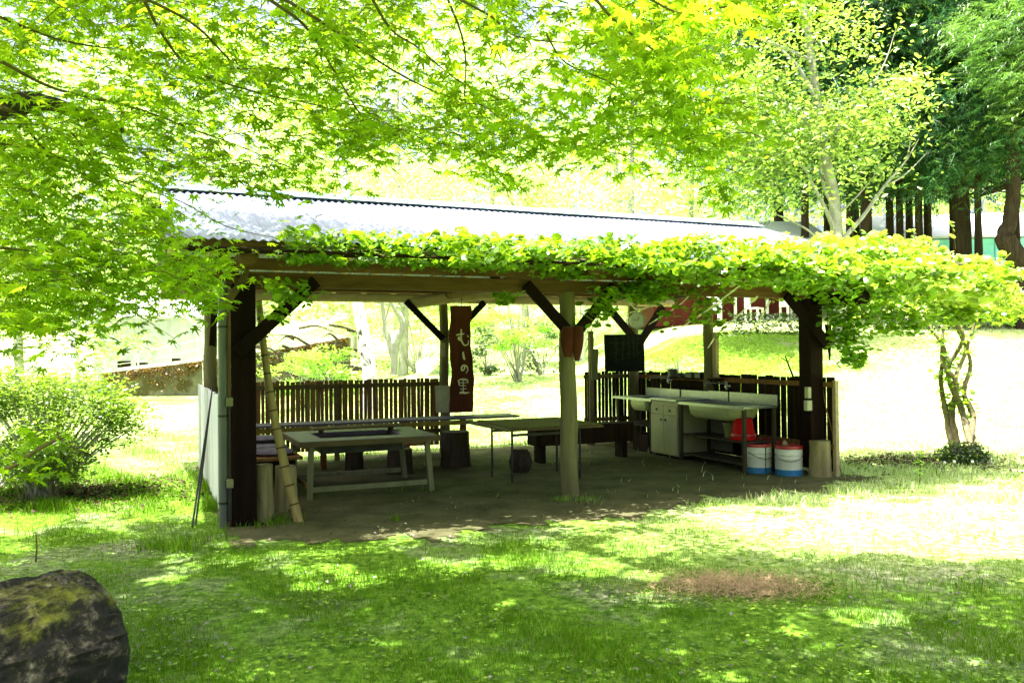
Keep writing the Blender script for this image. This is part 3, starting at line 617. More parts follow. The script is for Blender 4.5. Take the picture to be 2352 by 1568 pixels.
# ------------------------------------------------------------------ KITCHEN ALONG THE RIGHT FENCE  (local frame: x = towards the viewer's right end along -b, y = towards the fence)
KX = math.atan2(-N.y, -N.x)                      # rotation so that +x = -N (towards the front), +y = U (towards the fence)
KO = W(5.8, 2.44)
cab = thing('kitchen_cabinet', KO, KX, 'cream kitchen cabinet with two drawers and two doors between the sinks', 'cabinet')
m = MB(); m.box((.32, .25, .42), (.64, .50, .74)); m.build('carcass', 'cabinet', cab, bevel=.004)
m = MB(); m.box((.32, .26, .025), (.60, .42, .05)); m.build('plinth', 'slatdark', cab)
for x in (.16, .48):
    m = MB(); m.box((x, -.008, .33), (.312, .016, .53)); d_ = m.build('door', 'cabinet', cab, bevel=.003)
    m = MB(); k = x+(.11 if x < .3 else -.11); m.lathe([(.008, 0), (.016, .012), (.002, .02)], 12); h_ = m.build('handle', 'iron', d_, loc=(k, -.016, .53)); h_.rotation_euler = (PI/2, 0, 0)
    m = MB(); m.box((x, -.008, .665), (.312, .016, .12)); d_ = m.build('drawer', 'cabinet', cab, bevel=.003)
    m = MB(); m.lathe([(.008, 0), (.018, .012), (.002, .02)], 12); h_ = m.build('handle', 'iron', d_, loc=(x, -.016, .665)); h_.rotation_euler = (PI/2, 0, 0)
m = MB(); m.box((.32, .24, .805), (.66, .54, .022)); m.box((.32, .505, .86), (.66, .012, .12)); m.build('steel_top', 'steel', cab, bevel=.003)
def rbowl(w, d, h, n=8):                          # a basin with rounded corners, open at the top
    m = MB(); rings = []
    for z, k in ((0, 1.0), (-.3*h, .99), (-.75*h, .94), (-h, .80)):
        ring = []; r_ = min(w, d)*.28*k
        for cx, cy, a0 in ((w/2*k-r_, d/2*k-r_, 0), (-w/2*k+r_, d/2*k-r_, 90), (-w/2*k+r_, -d/2*k+r_, 180), (w/2*k-r_, -d/2*k+r_, 270)):
            for i in range(n): a = math.radians(a0+90*i/(n-1)); ring.append((cx+r_*math.cos(a), cy+r_*math.sin(a), z))
        rings.append(ring)
    K = 4*n
    for rg in rings: m.v += rg
    for i in range(len(rings)-1):
        for k in range(K): m.f.append((i*K+k, i*K+K+k, i*K+K+(k+1) % K, i*K+(k+1) % K))
    m.f.append(tuple(3*K+k for k in range(K))[::-1]); return m
def sinktop(L_, D_, bx, bw, bd, z):
    m = MB(); t = .022; x0, x1 = bx-bw/2+.02, bx+bw/2-.02; y0, y1 = D_/2-bd/2+.02, D_/2+bd/2-.02
    for c, d in ((((x0)/2, D_/2, z), (x0, D_, t)), (((x1+L_)/2, D_/2, z), (L_-x1, D_, t)), (((x0+x1)/2, y0/2, z), (x1-x0-.001, y0, t)), (((x0+x1)/2, (y1+D_)/2, z), (x1-x0-.001, D_-y1, t))): m.box(c, d)
    m.bar((0, -.004, z-.005), (L_, -.004, z-.005), .008, .036); return m
def tap(par, x, y, z, refl):
    m = MB(); m.tube([(x, y, z-.06), (x, y, z+.03)], .013, 10); m.tube([(x, y, z+.01)]+[(x+refl*.05, y-.03, z+.02), (x+refl*.22, y-.16, z+.03), (x+refl*.24, y-.175, z-.02)], .008, 10); m.tube([(x, y-.02, z-.02), (x, y+.06, z-.02)], .016, 10); m.tube([(x-.03, y, z+.04), (x+.03, y, z+.04)], .007, 8); return m.build('tap', 'steel', par, smooth=True)
sk = thing('sink_unit', W(5.8, 1.78), KX, 'wide steel sink bench on iron legs with a red bucket on its shelf', 'sink')
sinktop(1.36, .50, .62, .98, .40, .785).build('steel_top', 'steel', sk)
rbowl(.98, .46, .17).build('basin', 'enamel', sk, smooth=True, loc=(.63, .235, .772))
m = MB(); m.box((.20, .505, .865), (.42, .012, .13)); m.box((.90, .505, .865), (.92, .012, .13)); m.build('backsplash', 'steel', sk)
for x, y_ in ((.03, .02), (1.33, .02), (.03, .47), (1.33, .47)): m = MB(); m.box((x, y_, .385), (.04, .04, .77)); m.build('leg', 'angle', sk)
for z in (.36, .10): m = MB(); m.box((.68, .245, z), (1.26, .41, .02)); m.build('shelf', 'angle', sk)
m = MB(); m.box((.26, .49, .44), (.5, .012, .60)); m.build('back_board', 'greenboard', sk)
m = MB(); m.tube([(.66, .24, .60), (.66, .24, .54)], .03, 12); m.tube([(.66, .24, .54), (.66, .24, .40)], .015, 10); m.build('drain', 'iron', sk)
tap(sk, .42, .47, 1.02, -1)
s2 = thing('sink_unit', W(5.8, 3.50), KX, 'small steel sink bench with a round cream basin left of the cabinet', 'sink')
sinktop(1.05, .48, .66, .56, .38, .785).build('steel_top', 'steel', s2)
rbowl(.56, .42, .16).build('basin', 'enamel', s2, smooth=True, loc=(.66, .23, .772))
m = MB(); m.box((.6, .49, .86), (.9, .012, .12)); m.build('backsplash', 'steel', s2)
for x, y_ in ((.1, .03), (1.0, .03), (.1, .44), (1.0, .44)): m = MB(); m.box((x, y_, .385), (.035, .035, .77)); m.build('leg', 'angle', s2)
m = MB(); m.box((.55, .23, .40), (.95, .4, .02)); m.build('shelf', 'angle', s2)
tap(s2, .75, .50, 1.06, -1)
m = MB(); m.box((0, 0, .13), (.42, .3, .26)); tag(m.build('dark_crate', 'slatdark', loc=W(6.05, 2.9), rz=KX, bevel=.006), 'dark crate on the ground below the small sink', 'crate')
# buckets
bkt = thing('bucket', W(6.02, .72, .372), 0, 'red plastic bucket upside down on the sink shelf', 'bucket')
m = MB(); m.lathe([(.155, 0), (.163, .006), (.163, .02), (.150, .024), (.112, .262), (.106, .27), (.002, .268)], 36); m.build('body', 'red', bkt, smooth=True)
m = MB(); m.lathe([(.1575, .055), (.1545, .062), (.151, .075)], 36); m.build('rib', 'redrim', bkt, smooth=True)
bk2 = thing('bucket', W(6.04, 1.0, .372), 0, 'olive green plastic tub under the sink drain', 'bucket')
m = MB(); m.lathe([(.065, 0), (.07, .01), (.088, .17), (.094, .175), (.094, .19), (.085, .19), (.082, .17), (.06, .02), (.002, .02)], 30); m.build('body', 'olive', bk2, smooth=True)
def pail(p, label, rz):
    t = thing('tin_pail', p, rz, label, 'pail', 'painted tin pails by the right post'); R_ = .158
    m = MB(); m.lathe([(R_, .075), (R_, .20), (R_+.003, .205), (R_, .21), (R_, .245), (R_+.003, .25), (R_, .255), (R_, .315)], 40); m.build('body', 'white', t, smooth=True)
    m = MB(); m.lathe([(R_-.006, 0), (R_+.001, .004), (R_+.001, .075), (R_-.004, .077)], 40); m.build('base_band', 'blue', t, smooth=True)
    m = MB(); m.lathe([(R_-.003, .313), (R_+.004, .316), (R_+.006, .345), (R_+.001, .352), (R_-.012, .352), (R_-.014, .335), (.002, .333)], 40); m.build('rim', 'redrim', t, smooth=True)
    pts = [(R_*1.03*math.cos(a), -abs(R_*1.04*math.sin(a))-.001, .262-.085*math.sin(a)) for a in [PI*i/16 for i in range(17)]]
    m = MB(); m.tube(pts, .003, 6); m.build('handle', 'iron', t); return t
p1 = pail(gp(1741, 1084), 'left white tin pail with red rim, blue foot and a dark drip line', .5)
m = MB(); a = -1.75; m.box((.160*math.cos(a), .160*math.sin(a), .17), (.012, .003, .30), rz=a+PI/2); m.build('drip_line', 'angle', p1)
copy_thing(p1, gp(1812, 1090), -.2, 'right white tin pail with red rim and hanging wire handle, nearest the post')
p3 = copy_thing(p1, gp(1777, 1073), 1.3, 'white tin pail standing half hidden behind the other two')
for c in list(p3.children)+[c for o in bpy.data.objects if o.name == 'tin_pail.001' for c in o.children]:
    if c.name.startswith('drip_line'): bpy.data.objects.remove(c)
m = MB(); m.lathe([(.02, 0), (.035, .02), (.032, .045), (.012, .07), (.001, .075)], 9); ps = gp(1812, 1090); tag(m.build('stone', 'stump', loc=(ps.x-.03, ps.y+.05, .334)), 'small brown stone on the lid of the right pail', 'stone')
# things on the fence shelf
shf = thing('fence_shelf', W(2*SP+.02, 3.3, 1.08), KX, 'narrow dark shelf along the top of the wide slat fence', 'shelf'); m = MB(); m.box((.75, 0, 0), (1.6, .16, .02)); m.build('board', 'slatdark', shf)
for x in (.1, 1.4): m = MB(); m.bar((x, .05, -.14), (x, -.05, -.012), .02, .02); m.build('bracket', 'slatdark', shf)
def sh(x): v = W(2*SP-.02, 3.3-x, 1.091); return v
pot = thing('cooking_pot', sh(.48), 0, 'dull tin cooking pot with a flat lid on the fence shelf', 'pot'); m = MB(); m.lathe([(.062, 0), (.072, .01), (.082, .105), (.086, .11), (.08, .112), (.07, .012), (.002, .012)], 26); m.build('body', 'tin', pot, smooth=True); m = MB(); m.lathe([(.1, .115), (.1, .12), (.02, .128), (.002, .135)], 26); m.build('lid', 'tin', pot, smooth=True)
ket = thing('kettle', sh(.70), 0, 'small dark kettle next to the tin pot on the shelf', 'kettle'); m = MB(); m.lathe([(.045, 0), (.05, .02), (.04, .05), (.012, .065), (.012, .08), (.002, .085)], 20); m.tube([(.04, 0, .02), (.075, 0, .05)], [.01, .006], 8); m.build('body', 'iron', ket, smooth=True)
for x, w_, lab in ((.95, .15, 'dark lidded box on the shelf left of the post'), (1.16, .14, 'second dark box on the shelf touching the post')):
    m = MB(); m.box((0, 0, .035), (w_, .12, .07)); m.box((0, 0, .075), (w_+.01, .13, .012)); tag(m.build('storage_box', 'black', loc=sh(x), rz=KX, bevel=.004), lab, 'box')
p0 = gp(1412, 1032); p1_ = at(1432, 972, 12.6); m = MB(); m.tube([p0, p0.lerp(p1_, .5)+Vector((.01, 0, .02)), p1_], .010, 8); tag(m.build('broom_stick', 'paleleg'), 'thin pale green stick leaning below the small sink', 'stick')
# cable at the right fence end
m = MB(); m.tube(curve([at(1888, 880, 10.0), at(1897, 935, 9.9), at(1910, 985, 9.85), at(1925, 1055, 9.8), gp(1934, 1092)], 6), .006, 6); tag(m.build('rope', 'slat'), 'thin brown rope hanging off the right fence end to the grass', 'rope')

# ------------------------------------------------------------------ VINE ON ITS TRELLIS
tr = thing('trellis', W(0, -.9), TH, 'bamboo pole trellis in front of the eaves carrying the vine', 'trellis')
for b, z in ((-.10, 2.30), (.12, 2.31), (.32, 2.33)):
    m = MB(); m.tube([(-.5+.1*b, b, z), (3.5, b+.03, z-.015), (7.0, b, z), (9.0, b+.3, z-.1)], .014, 8); m.build('long_pole', 'slatdark', tr)
for i in range(9):
    a = .0+i*1.0; m = MB(); m.tube([(a, -.2, 2.275), (a+.03, .95, 2.37)], .015, 8, wob=.05, seed=i); m.build('cross_pole', 'bamboodark', tr)
vt = gp(2190, 1036); vt = Vector((vt.x, vt.y, 0))
vine = thing('climbing_vine', vt, 0, 'sunlit lime green climbing vine spreading from twisted stems over the eaves', 'vine')
def rel(P): return [Vector(p)-vt for p in P]
stems = [[(2190, 1040), (2178, 960), (2160, 870), (2172, 800), (2120, 735)], [(2205, 1040), (2190, 950), (2200, 880), (2165, 830), (2165, 740)], [(2235, 1045), (2212, 940), (2195, 880), (2220, 800), (2240, 720)],
         [(2215, 1045), (2235, 960), (2215, 900), (2225, 830), (2195, 740)], [(2250, 1045), (2225, 985), (2200, 920), (2180, 850), (2215, 770), (2160, 700)]]
for i, st_ in enumerate(stems):
    pts = curve([at(x+rnd.uniform(-4, 4), y_, vt.y+.12*math.sin(i+k*1.5)) if y_ < 1030 else gp(x, y_+2) for k, (x, y_) in enumerate(st_)], 7)
    m = MB(); n = len(pts); m.tube(rel(pts), [.046-.028*k/n for k in range(n)], 10, wob=.2, seed=i); m.build('stem', 'vinebark', vine, smooth=True)
# main canes running from the stem head over the trellis to the left end
head = at(2170, 720, vt.y)
for i in range(7):
    b_ = -.95+.14*i; a_end = (0.2, 1.5, 3.2, .6, 5.0, 2.2, 6.0)[i]
    pts = curve([head, W(8.3, b_+.3, 2.45+.05*i), W(6.8, b_, 2.36+.04*(i % 3)), W(4.5, b_+.06, 2.33+.05*(i % 2)), W(max(a_end, .2), b_, 2.34)], 8)
    m = MB(); n = len(pts); m.tube(rel(pts), [.018-.011*k/n for k in range(n)], 6, wob=.1, seed=i); m.build('cane', 'vinebark', vine)
for i, P in enumerate(([(1720, 640), (1640, 700), (1560, 755)], [(1560, 660), (1500, 700), (1440, 720)], [(1740, 680), (1700, 720), (1650, 765), (1625, 800)], [(1770, 690), (1735, 750), (1715, 765)], [(1600, 660), (1560, 700), (1490, 745)], [(1530, 650), (1500, 668), (1430, 690)], [(1420, 650), (1450, 700), (1470, 715)], [(1700, 650), (1660, 690), (1600, 730)])):
    Yd = 9.0+.15*i; m = MB(); m.tube(rel(curve([at(x, y_, Yd+.05*k) for k, (x, y_) in enumerate(P)], 6)), [.010]+[.008]*(6*(len(P)-1)-1)+[.004], 6, wob=.2, seed=i); m.build('dead_twig', 'deadtwig', vine)
def vol(n, fn):
    out = []
    while len(out) < n:
        a, b, z, ok = fn()
        if ok: out.append(W(a, b, z))
    return vec(out)
def v_front():                                   # band along the eaves, thin at the left
    a = rnd.uniform(.25, 7.2); k = .5+.5*math.sin(a*2.1+.8)*math.sin(a*.9+2); g2 = min(1, max(0, (a-2.6)/1.2))
    b = rnd.uniform(-1.05-.15*g2, -.42); top = 2.43+.10*k+.13*g2*k+.06*g2; bot = 2.27-.05*k-.12*g2*k-(.12*max(0, (a-4)/2))
    z = bot+(top-bot)*rnd.random()**.9; return a, b, z, rnd.random() < (.35+.65*k if a < 3 else 1)
def v_right():                                   # big dome off the right end
    a = rnd.gauss(7.9, 1.25); b = rnd.gauss(-.35, .75)
    if not (4.8 < a < 9.2 and -1.7 < b < 1.7) or math.sin(a*5.1+b*2)*math.sin(b*6.3-a*1.7)+.5*math.sin(a*11+b*7) > rnd.uniform(.45, 1.1): return 0, 0, 0, False
    dome = 2.73-(.23*(a-7.5)**2 if a > 7.5 else .03*(a-7.5)**2)-.14*abs(b+.2)**1.7-.55*max(0, -.5-b)**1.5*(a > 6.5)+.10*math.sin(a*3.3+b*2.1)+.07*math.sin(a*7.9-b*5); ed = 2.2-.16*max(0, a-7.5)+.06*math.sin(a*5)*math.cos(b*4)
    if dome < ed: return 0, 0, 0, False
    z = dome-(dome-ed)*rnd.random()**1.7+.06*math.sin(a*6+b*5); return a, b, z, True
def v_outer():                                   # loose outer fringe of the trellis: it dapples the ground before the posts
    a = rnd.uniform(1.5, 8.2); b = rnd.uniform(-1.9, -1.0); return a, b, 2.30+.06*math.sin(a*3)+rnd.uniform(-.03, .08), math.sin(a*6.1+b*3)*math.sin(b*8+a*2.3)+rnd.uniform(-.3, .3)+(b+1.35)*1.1 > -.1
Pv = np.concatenate([vol(5200, v_front), vol(1500, v_outer)]); Pr = vol(8600, v_right)-np.array(vt)[None]
hang = []
for (px, y0, y1, wd, Yd, n) in ((640, 645, 735, 28, 6.9, 40), (660, 640, 700, 22, 6.9, 26), (700, 650, 700, 30, 7.0, 24), (1160, 670, 700, 22, 8.0, 40), (1375, 660, 750, 20, 8.4, 60), (1400, 660, 725, 20, 8.6, 50), (1500, 655, 700, 25, 8.9, 34), (1530, 670, 770, 16, 9.0, 24), (1600, 660, 740, 25, 9.0, 70), (1655, 650, 780, 12, 9.2, 50), (1960, 690, 845, 32, 9.6, 340), (1930, 690, 790, 25, 9.6, 150), (2060, 700, 770, 60, 10.0, 300), (2200, 690, 745, 70, 11.0, 380), (2300, 690, 745, 40, 11.3, 200), (1490, 645, 690, 60, 8.8, 190), (1320, 560, 640, 90, 8.3, 300)):
    for _ in range(n):
        t = rnd.random(); hang.append(at(px+rnd.gauss(0, wd*(1-.5*t)), y0+(y1-y0)*t, Yd+rnd.uniform(-.15, .15)))
Pv = np.concatenate([Pv, vec(hang)]) - np.array(vt)[None]
st_l = []
for c in list(vine.children):
    if c.name.startswith('stem'):
        vs = c.data.vertices
        for _ in range(70): v = vs[rnd.randrange(len(vs)//4, len(vs))].co; st_l.append((v.x+rnd.gauss(0, .05), v.y+rnd.gauss(0, .05), v.z+rnd.gauss(0, .04)))
Pv = np.concatenate([Pv, np.array(st_l)])
sel = rng.random(len(Pv)) < .4
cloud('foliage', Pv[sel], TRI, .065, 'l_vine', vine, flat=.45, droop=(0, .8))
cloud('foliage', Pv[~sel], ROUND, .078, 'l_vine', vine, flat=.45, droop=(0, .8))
shoots = []
for i in range(46):                              # young shoots standing up out of the vine
    a_ = rnd.uniform(.6, 9.4); b_ = rnd.uniform(-1.0, -.45) if a_ < 6 else rnd.uniform(-1.1, .9); z0 = 2.42 if a_ < 6 else 2.64-.23*max(0, a_-7.5)**2
    p0 = W(a_, b_, z0); hh = rnd.uniform(.10, .30)*(.45 if a_ < 5 else 1); q1 = p0+Vector((rnd.uniform(-.08, .08), 0, hh)); q2 = q1+Vector((rnd.uniform(-.14, .14), rnd.uniform(-.05, .05), rnd.uniform(-.06, .05)))
    C = curve([p0, q1, q2], 4); m = MB(); m.tube(rel(C), [.004]*(len(C)-1)+[.002], 4); m.build('shoot', 'twig', vine); shoots += [c+Vector((rnd.gauss(0, .02), rnd.gauss(0, .02), 0)) for c in C[2:]]
Pr = np.concatenate([Pr, vec(rel(shoots))]); big = rng.random(len(Pr)) < .3
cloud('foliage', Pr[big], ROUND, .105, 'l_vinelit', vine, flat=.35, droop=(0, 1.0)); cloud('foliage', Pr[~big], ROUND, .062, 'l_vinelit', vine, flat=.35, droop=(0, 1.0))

# ------------------------------------------------------------------ MAPLE OVER THE VIEWER
mt = Vector((-4.7, 3.6, 0)); mt.z = gz(mt.x, mt.y)
maple = thing('maple_tree', mt, 0, 'big Japanese maple whose fresh green branches hang over the whole foreground', 'tree')
def mrel(P): return [Vector(p)-mt for p in P]
tp = curve([mt+Vector((0, 0, -.1)), mt+Vector((.05, .05, 1)), mt+Vector((.15, 0, 2.0)), mt+Vector((.1, -.1, 3.2)), mt+Vector((.35, -.3, 5.0)), mt+Vector((.5, -.4, 6.5))], 5)
m = MB(); n = len(tp); m.tube(mrel(tp), [.26-.17*k/n for k in range(n)], 16, wob=.07, seed=2); m.build('trunk', 'bark', maple, smooth=True)
limbs = []
def limb(P, r0, r1, mat='bark', seed=0, name='branch'):
    C = curve(P, 6); n = len(C); m = MB(); m.tube(mrel(C), [r0+(r1-r0)*(k/(n-1))**.7 for k in range(n)], 9, wob=.07, seed=seed); m.build(name, mat, maple, smooth=True); limbs.append(C); return C
T1 = mt+Vector((.15, 0, 2.1)); T2 = mt+Vector((.1, -.1, 3.2)); T3 = mt+Vector((.35, -.3, 4.6))
limb([T1, at(-60, 262, 4.1), at(90, 235, 4.4), at(200, 268, 4.7), at(280, 300, 5.0)], .085, .02, 'bark', 1)
def pxl(L_, Y0, Y1): return [at(x, y_, Y0+(Y1-Y0)*i/(len(L_)-1)) for i, (x, y_) in enumerate(L_)]
BR = [ # photo arcs of the long thin branches, with the distance at which they run
 ([(0, 245), (45, 270), (110, 350), (200, 385), (300, 425), (420, 465), (520, 520), (640, 548)], 3.6, 5.6, .016),
 ([(0, 140), (130, 205), (300, 245), (450, 300), (560, 340), (700, 400)], 3.4, 5.2, .014),
 ([(330, 0), (380, 90), (450, 165), (600, 215), (760, 250), (900, 300)], 3.2, 5.0, .013),
 ([(320, -10), (450, 60), (560, 165), (680, 215), (860, 250), (1000, 270)], 3.4, 5.4, .012),
 ([(620, 0), (700, 60), (760, 150), (830, 265), (900, 320), (960, 370)], 3.2, 5.0, .012),
 ([(640, -10), (760, 65), (900, 160), (1010, 215), (1100, 240), (1200, 290)], 3.2, 4.6, .012),
 ([(850, -10), (900, 70), (960, 110), (1060, 190), (1180, 240)], 3.0, 4.4, .010),
 ([(1025, -10), (1060, 80), (1070, 150), (1068, 230), (1090, 290)], 3.0, 4.0, .008),
 ([(1040, -10), (1130, 40), (1190, 85), (1330, 100), (1420, 100)], 2.9, 3.8, .009),
 ([(1360, -10), (1420, 55), (1500, 115), (1570, 175), (1595, 260), (1625, 330)], 2.7, 3.8, .009),
 ([(1255, 80), (1300, 145), (1400, 190), (1450, 240)], 2.8, 3.6, .006),
 ([(0, 330), (100, 355), (200, 400), (280, 400), (420, 405)], 3.8, 5.2, .010),
 ([(0, 430), (60, 480), (150, 540), (230, 600)], 4.0, 5.2, .009),
 ([(0, 570), (120, 580), (220, 600), (320, 660), (400, 690)], 3.6, 4.8, .009),
 ([(160, 300), (220, 370), (290, 440), (330, 500), (420, 560)], 4.2, 5.4, .009),
 ([(0, 40), (150, 95), (330, 120), (500, 130)], 3.6, 5.0, .012),
 ([(1480, -10), (1560, 30), (1640, 20), (1720, 10)], 2.2, 2.6, .006)]
for i, (P, y0, y1, r0) in enumerate(BR):
    limb(pxl(P, y0, y1), r0*.62, .0022, 'twig', 10+i)
for i, (P, r0) in enumerate((([T2, Vector((-3, 3, 4.2)), Vector((-.5, 2.8, 5.0)), Vector((2.2, 3.0, 5.4)), Vector((4.8, 3.2, 5.5))], .09), ([T3, Vector((-2.5, 1.5, 5.4)), Vector((.5, 1, 5.9)), Vector((3.5, 1.4, 6.0)), Vector((6, 2.2, 6.0))], .08), ([T2, Vector((-3.4, 5, 4.4)), Vector((-2, 6.6, 5.0)), Vector((0, 7.6, 5.2))], .07), ([T2, Vector((-5.5, 5.5, 4)), Vector((-6.2, 8, 4.6)), Vector((-6.0, 10.5, 4.7))], .06), ([T3, Vector((-3.8, 1, 5.6)), Vector((-1, -1.2, 5.8)), Vector((2, -1.5, 5.8))], .07))):
    limb(P, r0, .015, 'bark', 40+i)
# leaves: hanging curtain seen in the photo
BX = np.array([-400, 0, 120, 260, 360, 430, 500, 560, 640, 760, 900, 1000, 1100, 1200, 1320, 1420, 1500, 1600, 1670, 1700, 1760, 1800])
BY = np.array([760, 790, 770, 700, 430, 410, 420, 420, 410, 400, 400, 430, 420, 400, 370, 395, 360, 420, 280, 120, 40, -60])
LITPX = [(440, 1290, 95, 20), (380, 1330, 45, 12), (730, 1308, 85, 14), (690, 1345, 60, 10), (830, 1332, 70, 14), (640, 1272, 32, 8), (560, 1283, 34, 8), (970, 1228, 125, 14), (1070, 1212, 60, 8), (1260, 1240, 65, 12), (1140, 1290, 100, 16), (1000, 1290, 60, 10), (1330, 1290, 130, 22), (1450, 1255, 90, 24), (1480, 1322, 60, 14), (400, 1105, 70, 22), (300, 1140, 60, 12), (430, 1162, 50, 10), (330, 1085, 60, 10), (50, 1222, 45, 10), (25, 1262, 30, 8), (1260, 1452, 24, 9), (900, 1474, 36, 7), (1165, 1385, 26, 8), (1640, 1555, 90, 14), (1830, 1450, 50, 9), (2230, 1512, 32, 8), (2085, 1370, 26, 7), (1905, 1480, 30, 8), (1190, 1500, 26, 6), (600, 1400, 22, 5), (340, 1010, 150, 40), (330, 945, 90, 12), (250, 1175, 60, 8), (470, 1180, 30, 8), (520, 1250, 40, 6), (520, 1345, 26, 7), (860, 1420, 26, 5), (1560, 1500, 30, 7), (1980, 1560, 60, 8), (2300, 1430, 30, 8), (240, 1215, 50, 7), (140, 1500, 50, 26), (60, 1545, 60, 12), (1550, 1395, 26, 7)]
def lit_spots(P):                                # True where a leaf would keep the sun from a lit patch of the lawn
    gx = P[:, 0]-SUN.x/SUN.z*P[:, 2]; gy = P[:, 1]-SUN.y/SUN.z*P[:, 2]; o = np.zeros(len(P), bool)
    for x, y, w_, h_ in LITPX:
        zz = 0 if not (x < 200 and y > 1480) else .4
        c_ = gp(x, y, zz); e_ = gp(x+w_, y, zz); f_ = gp(x, y-h_, zz); rx = abs(e_.x-c_.x); ry = abs(f_.y-c_.y)
        o |= ((gx-c_.x)/rx)**2+((gy-c_.y)/ry)**2 < 1+.5*np.sin(gx*17+gy*9)+.4*np.sin(gx*31-gy*23)
    return o & (rng.random(len(P)) < .93)
def curtain(n, Y0, Y1, shrink=0):
    out = []
    while len(out) < n:
        k = 4000; Yd = rng.uniform(Y0, Y1, k)
        px = rng.uniform(-150, 1780, k); py = rng.uniform(-150, 830, k)
        bound = np.interp(px, BX, BY)+30*np.sin(px*.031+Yd)+18*np.sin(px*.083)-shrink
        # layered, tiered sprays
        z = EYE+(784-py)/F*Yd; tier = np.sin(z*9+np.sin(px*.012+Yd*1.3)*2.2+Yd*2)
        dens = np.where(px < 560, .75, .62)*(tier > -.25)+.13
        gap = (np.sin(px*.017+2.0)+np.sin(py*.021+px*.009)+np.sin(Yd*3+px*.006)) > -.9
        white = ((px-1160)/150)**2+((py-130)/110)**2 > 1
        ok = (py < bound) & (rng.random(k) < dens) & gap & (white | (rng.random(k) < .16)) & (rng.random(k) > np.clip((py-(bound-70))/110, 0, .8))
        for x_, y_, d_ in zip(px[ok], py[ok], Yd[ok]): out.append(at(x_, y_, d_))
    return vec(out[:n])
def sprays(cen, per, ln):                        # every point becomes a small flat fan of leaves on a fine twig
    out = []; m = MB()
    for c in cen:
        c = Vector(c); a = rnd.gauss(-.3, .9); d = Vector((math.cos(a), math.sin(a), rnd.uniform(-.45, -.02))).normalized(); sd = d.cross(Vector((0, 0, 1))).normalized(); l_ = ln*rnd.uniform(.6, 1.3)
        e = c+d*l_+Vector((0, 0, -.05*l_)); mid = c+d*l_*.5+Vector((0, 0, .03)); m.tube([c-mt, mid-mt, e-mt], [.0026, .002, .0012], 3, cap=False)
        for k in range(per):
            t = (k+.5)/per; out.append(c+d*l_*t+sd*((-1)**k)*l_*.26*math.sin(PI*(.15+.8*t))*rnd.uniform(.5, 1.2)+Vector((0, 0, rnd.gauss(-.01, .02))))
    tag(m.build('twigs', 'twig', maple), kind='stuff'); return vec(out)
C1 = sprays(curtain(760, 3.4, 5.2), 11, .34); C2 = sprays(curtain(900, 5.2, 6.8, 10), 12, .42)
near = []
for i, (P, y0, y1, r0) in enumerate(BR):
    C = limbs[1+i]
    for _ in range(int(16*len(P))):
        c = rnd.choice(C[len(C)//5:]); near.append(c+Vector((rnd.gauss(0, .11), rnd.gauss(0, .15), rnd.gauss(-.02, .05))))
near = vec(near); nx_, ny_, nd_ = proj(near)
tip = []
for (px, py, sx_, sy_, Yd, n) in ((1560, 40, 45, 35, 2.3, 26), (1690, 20, 30, 25, 2.2, 16), (1540, 160, 60, 60, 2.9, 110), (1450, 120, 60, 60, 3.0, 110), (1570, 290, 45, 50, 3.2, 90), (1380, 280, 80, 45, 3.3, 150), (1640, 430, 24, 26, 3.4, 26), (470, 690, 26, 26, 4.2, 70), (440, 650, 45, 28, 4.6, 120), (445, 605, 50, 22, 5.0, 150), (505, 600, 22, 22, 4.9, 50), (330, 560, 30, 60, 4.6, 120), (280, 640, 50, 60, 4.4, 160), (120, 560, 120, 60, 4.2, 260), (60, 440, 90, 60, 4, 200), (1230, 330, 90, 40, 3.6, 130), (60, 640, 90, 60, 3.4, 150), (200, 700, 90, 40, 3.8, 150), (30, 740, 50, 50, 3.2, 60), (20, 1050, 50, 14, 3.4, 26), (90, 1010, 40, 12, 3.5, 22), (60, 1090, 60, 10, 3.4, 22)):
    for _ in range(n): tip.append(at(px+rnd.gauss(0, sx_), py+rnd.gauss(0, sy_), Yd+rnd.uniform(-.2, .35)))
m = MB(); C = curve([at(-60, 1080, 3.3), at(20, 1075, 3.4), at(90, 1030, 3.45), at(150, 1000, 3.5)], 6); m.tube(mrel(C), [.008]*(len(C)-1)+[.003], 6); m.build('branch', 'twig', maple)
LA = np.concatenate([C1, near, vec(tip)]); LA = LA[~lit_spots(LA)]; C2 = C2[~lit_spots(C2)]
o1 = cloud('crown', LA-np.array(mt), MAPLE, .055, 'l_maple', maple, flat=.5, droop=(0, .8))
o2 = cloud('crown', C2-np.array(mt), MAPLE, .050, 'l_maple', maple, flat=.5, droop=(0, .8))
# leaves overhead, out of the frame: they shade the lawn. accept points whose ground shadow lands in the shaded part
def shade_mask(x, y):                            # how much of the canopy hangs above each spot of the lawn
    edge = np.interp(x, [-9, -5, -3, -1.5, 0, 1, 2, 3, 4, 6, 9], [13, 12, 10.5, 7.9, 7.5, 6.6, 6.1, 6.0, 6.1, 6.15, 6.4])+.16*np.sin(x*3.1)+.10*np.sin(x*7.7)
    full = np.interp(x, [-9, -5, -3, -1.5, 0, 1, 1.8, 3], [7.2, 6.9, 6.3, 5.75, 5.45, 5.5, 5.95, 6.0])+.15*np.sin(x*2.3+1)
    n = np.sin(x*2.9+1.3+1.2*np.sin(y*1.7))*np.sin(y*4.3+.6+np.sin(x*1.9))+.55*np.sin(x*6.7+y*4.1)+.45*np.sin(x*3.7-y*8.3+2)
    d = (y < edge)*np.where(y < full, np.where(n > 1.12, .06, 1.0), np.where(n > -.05, .04, 1.0))
    return d
over = []
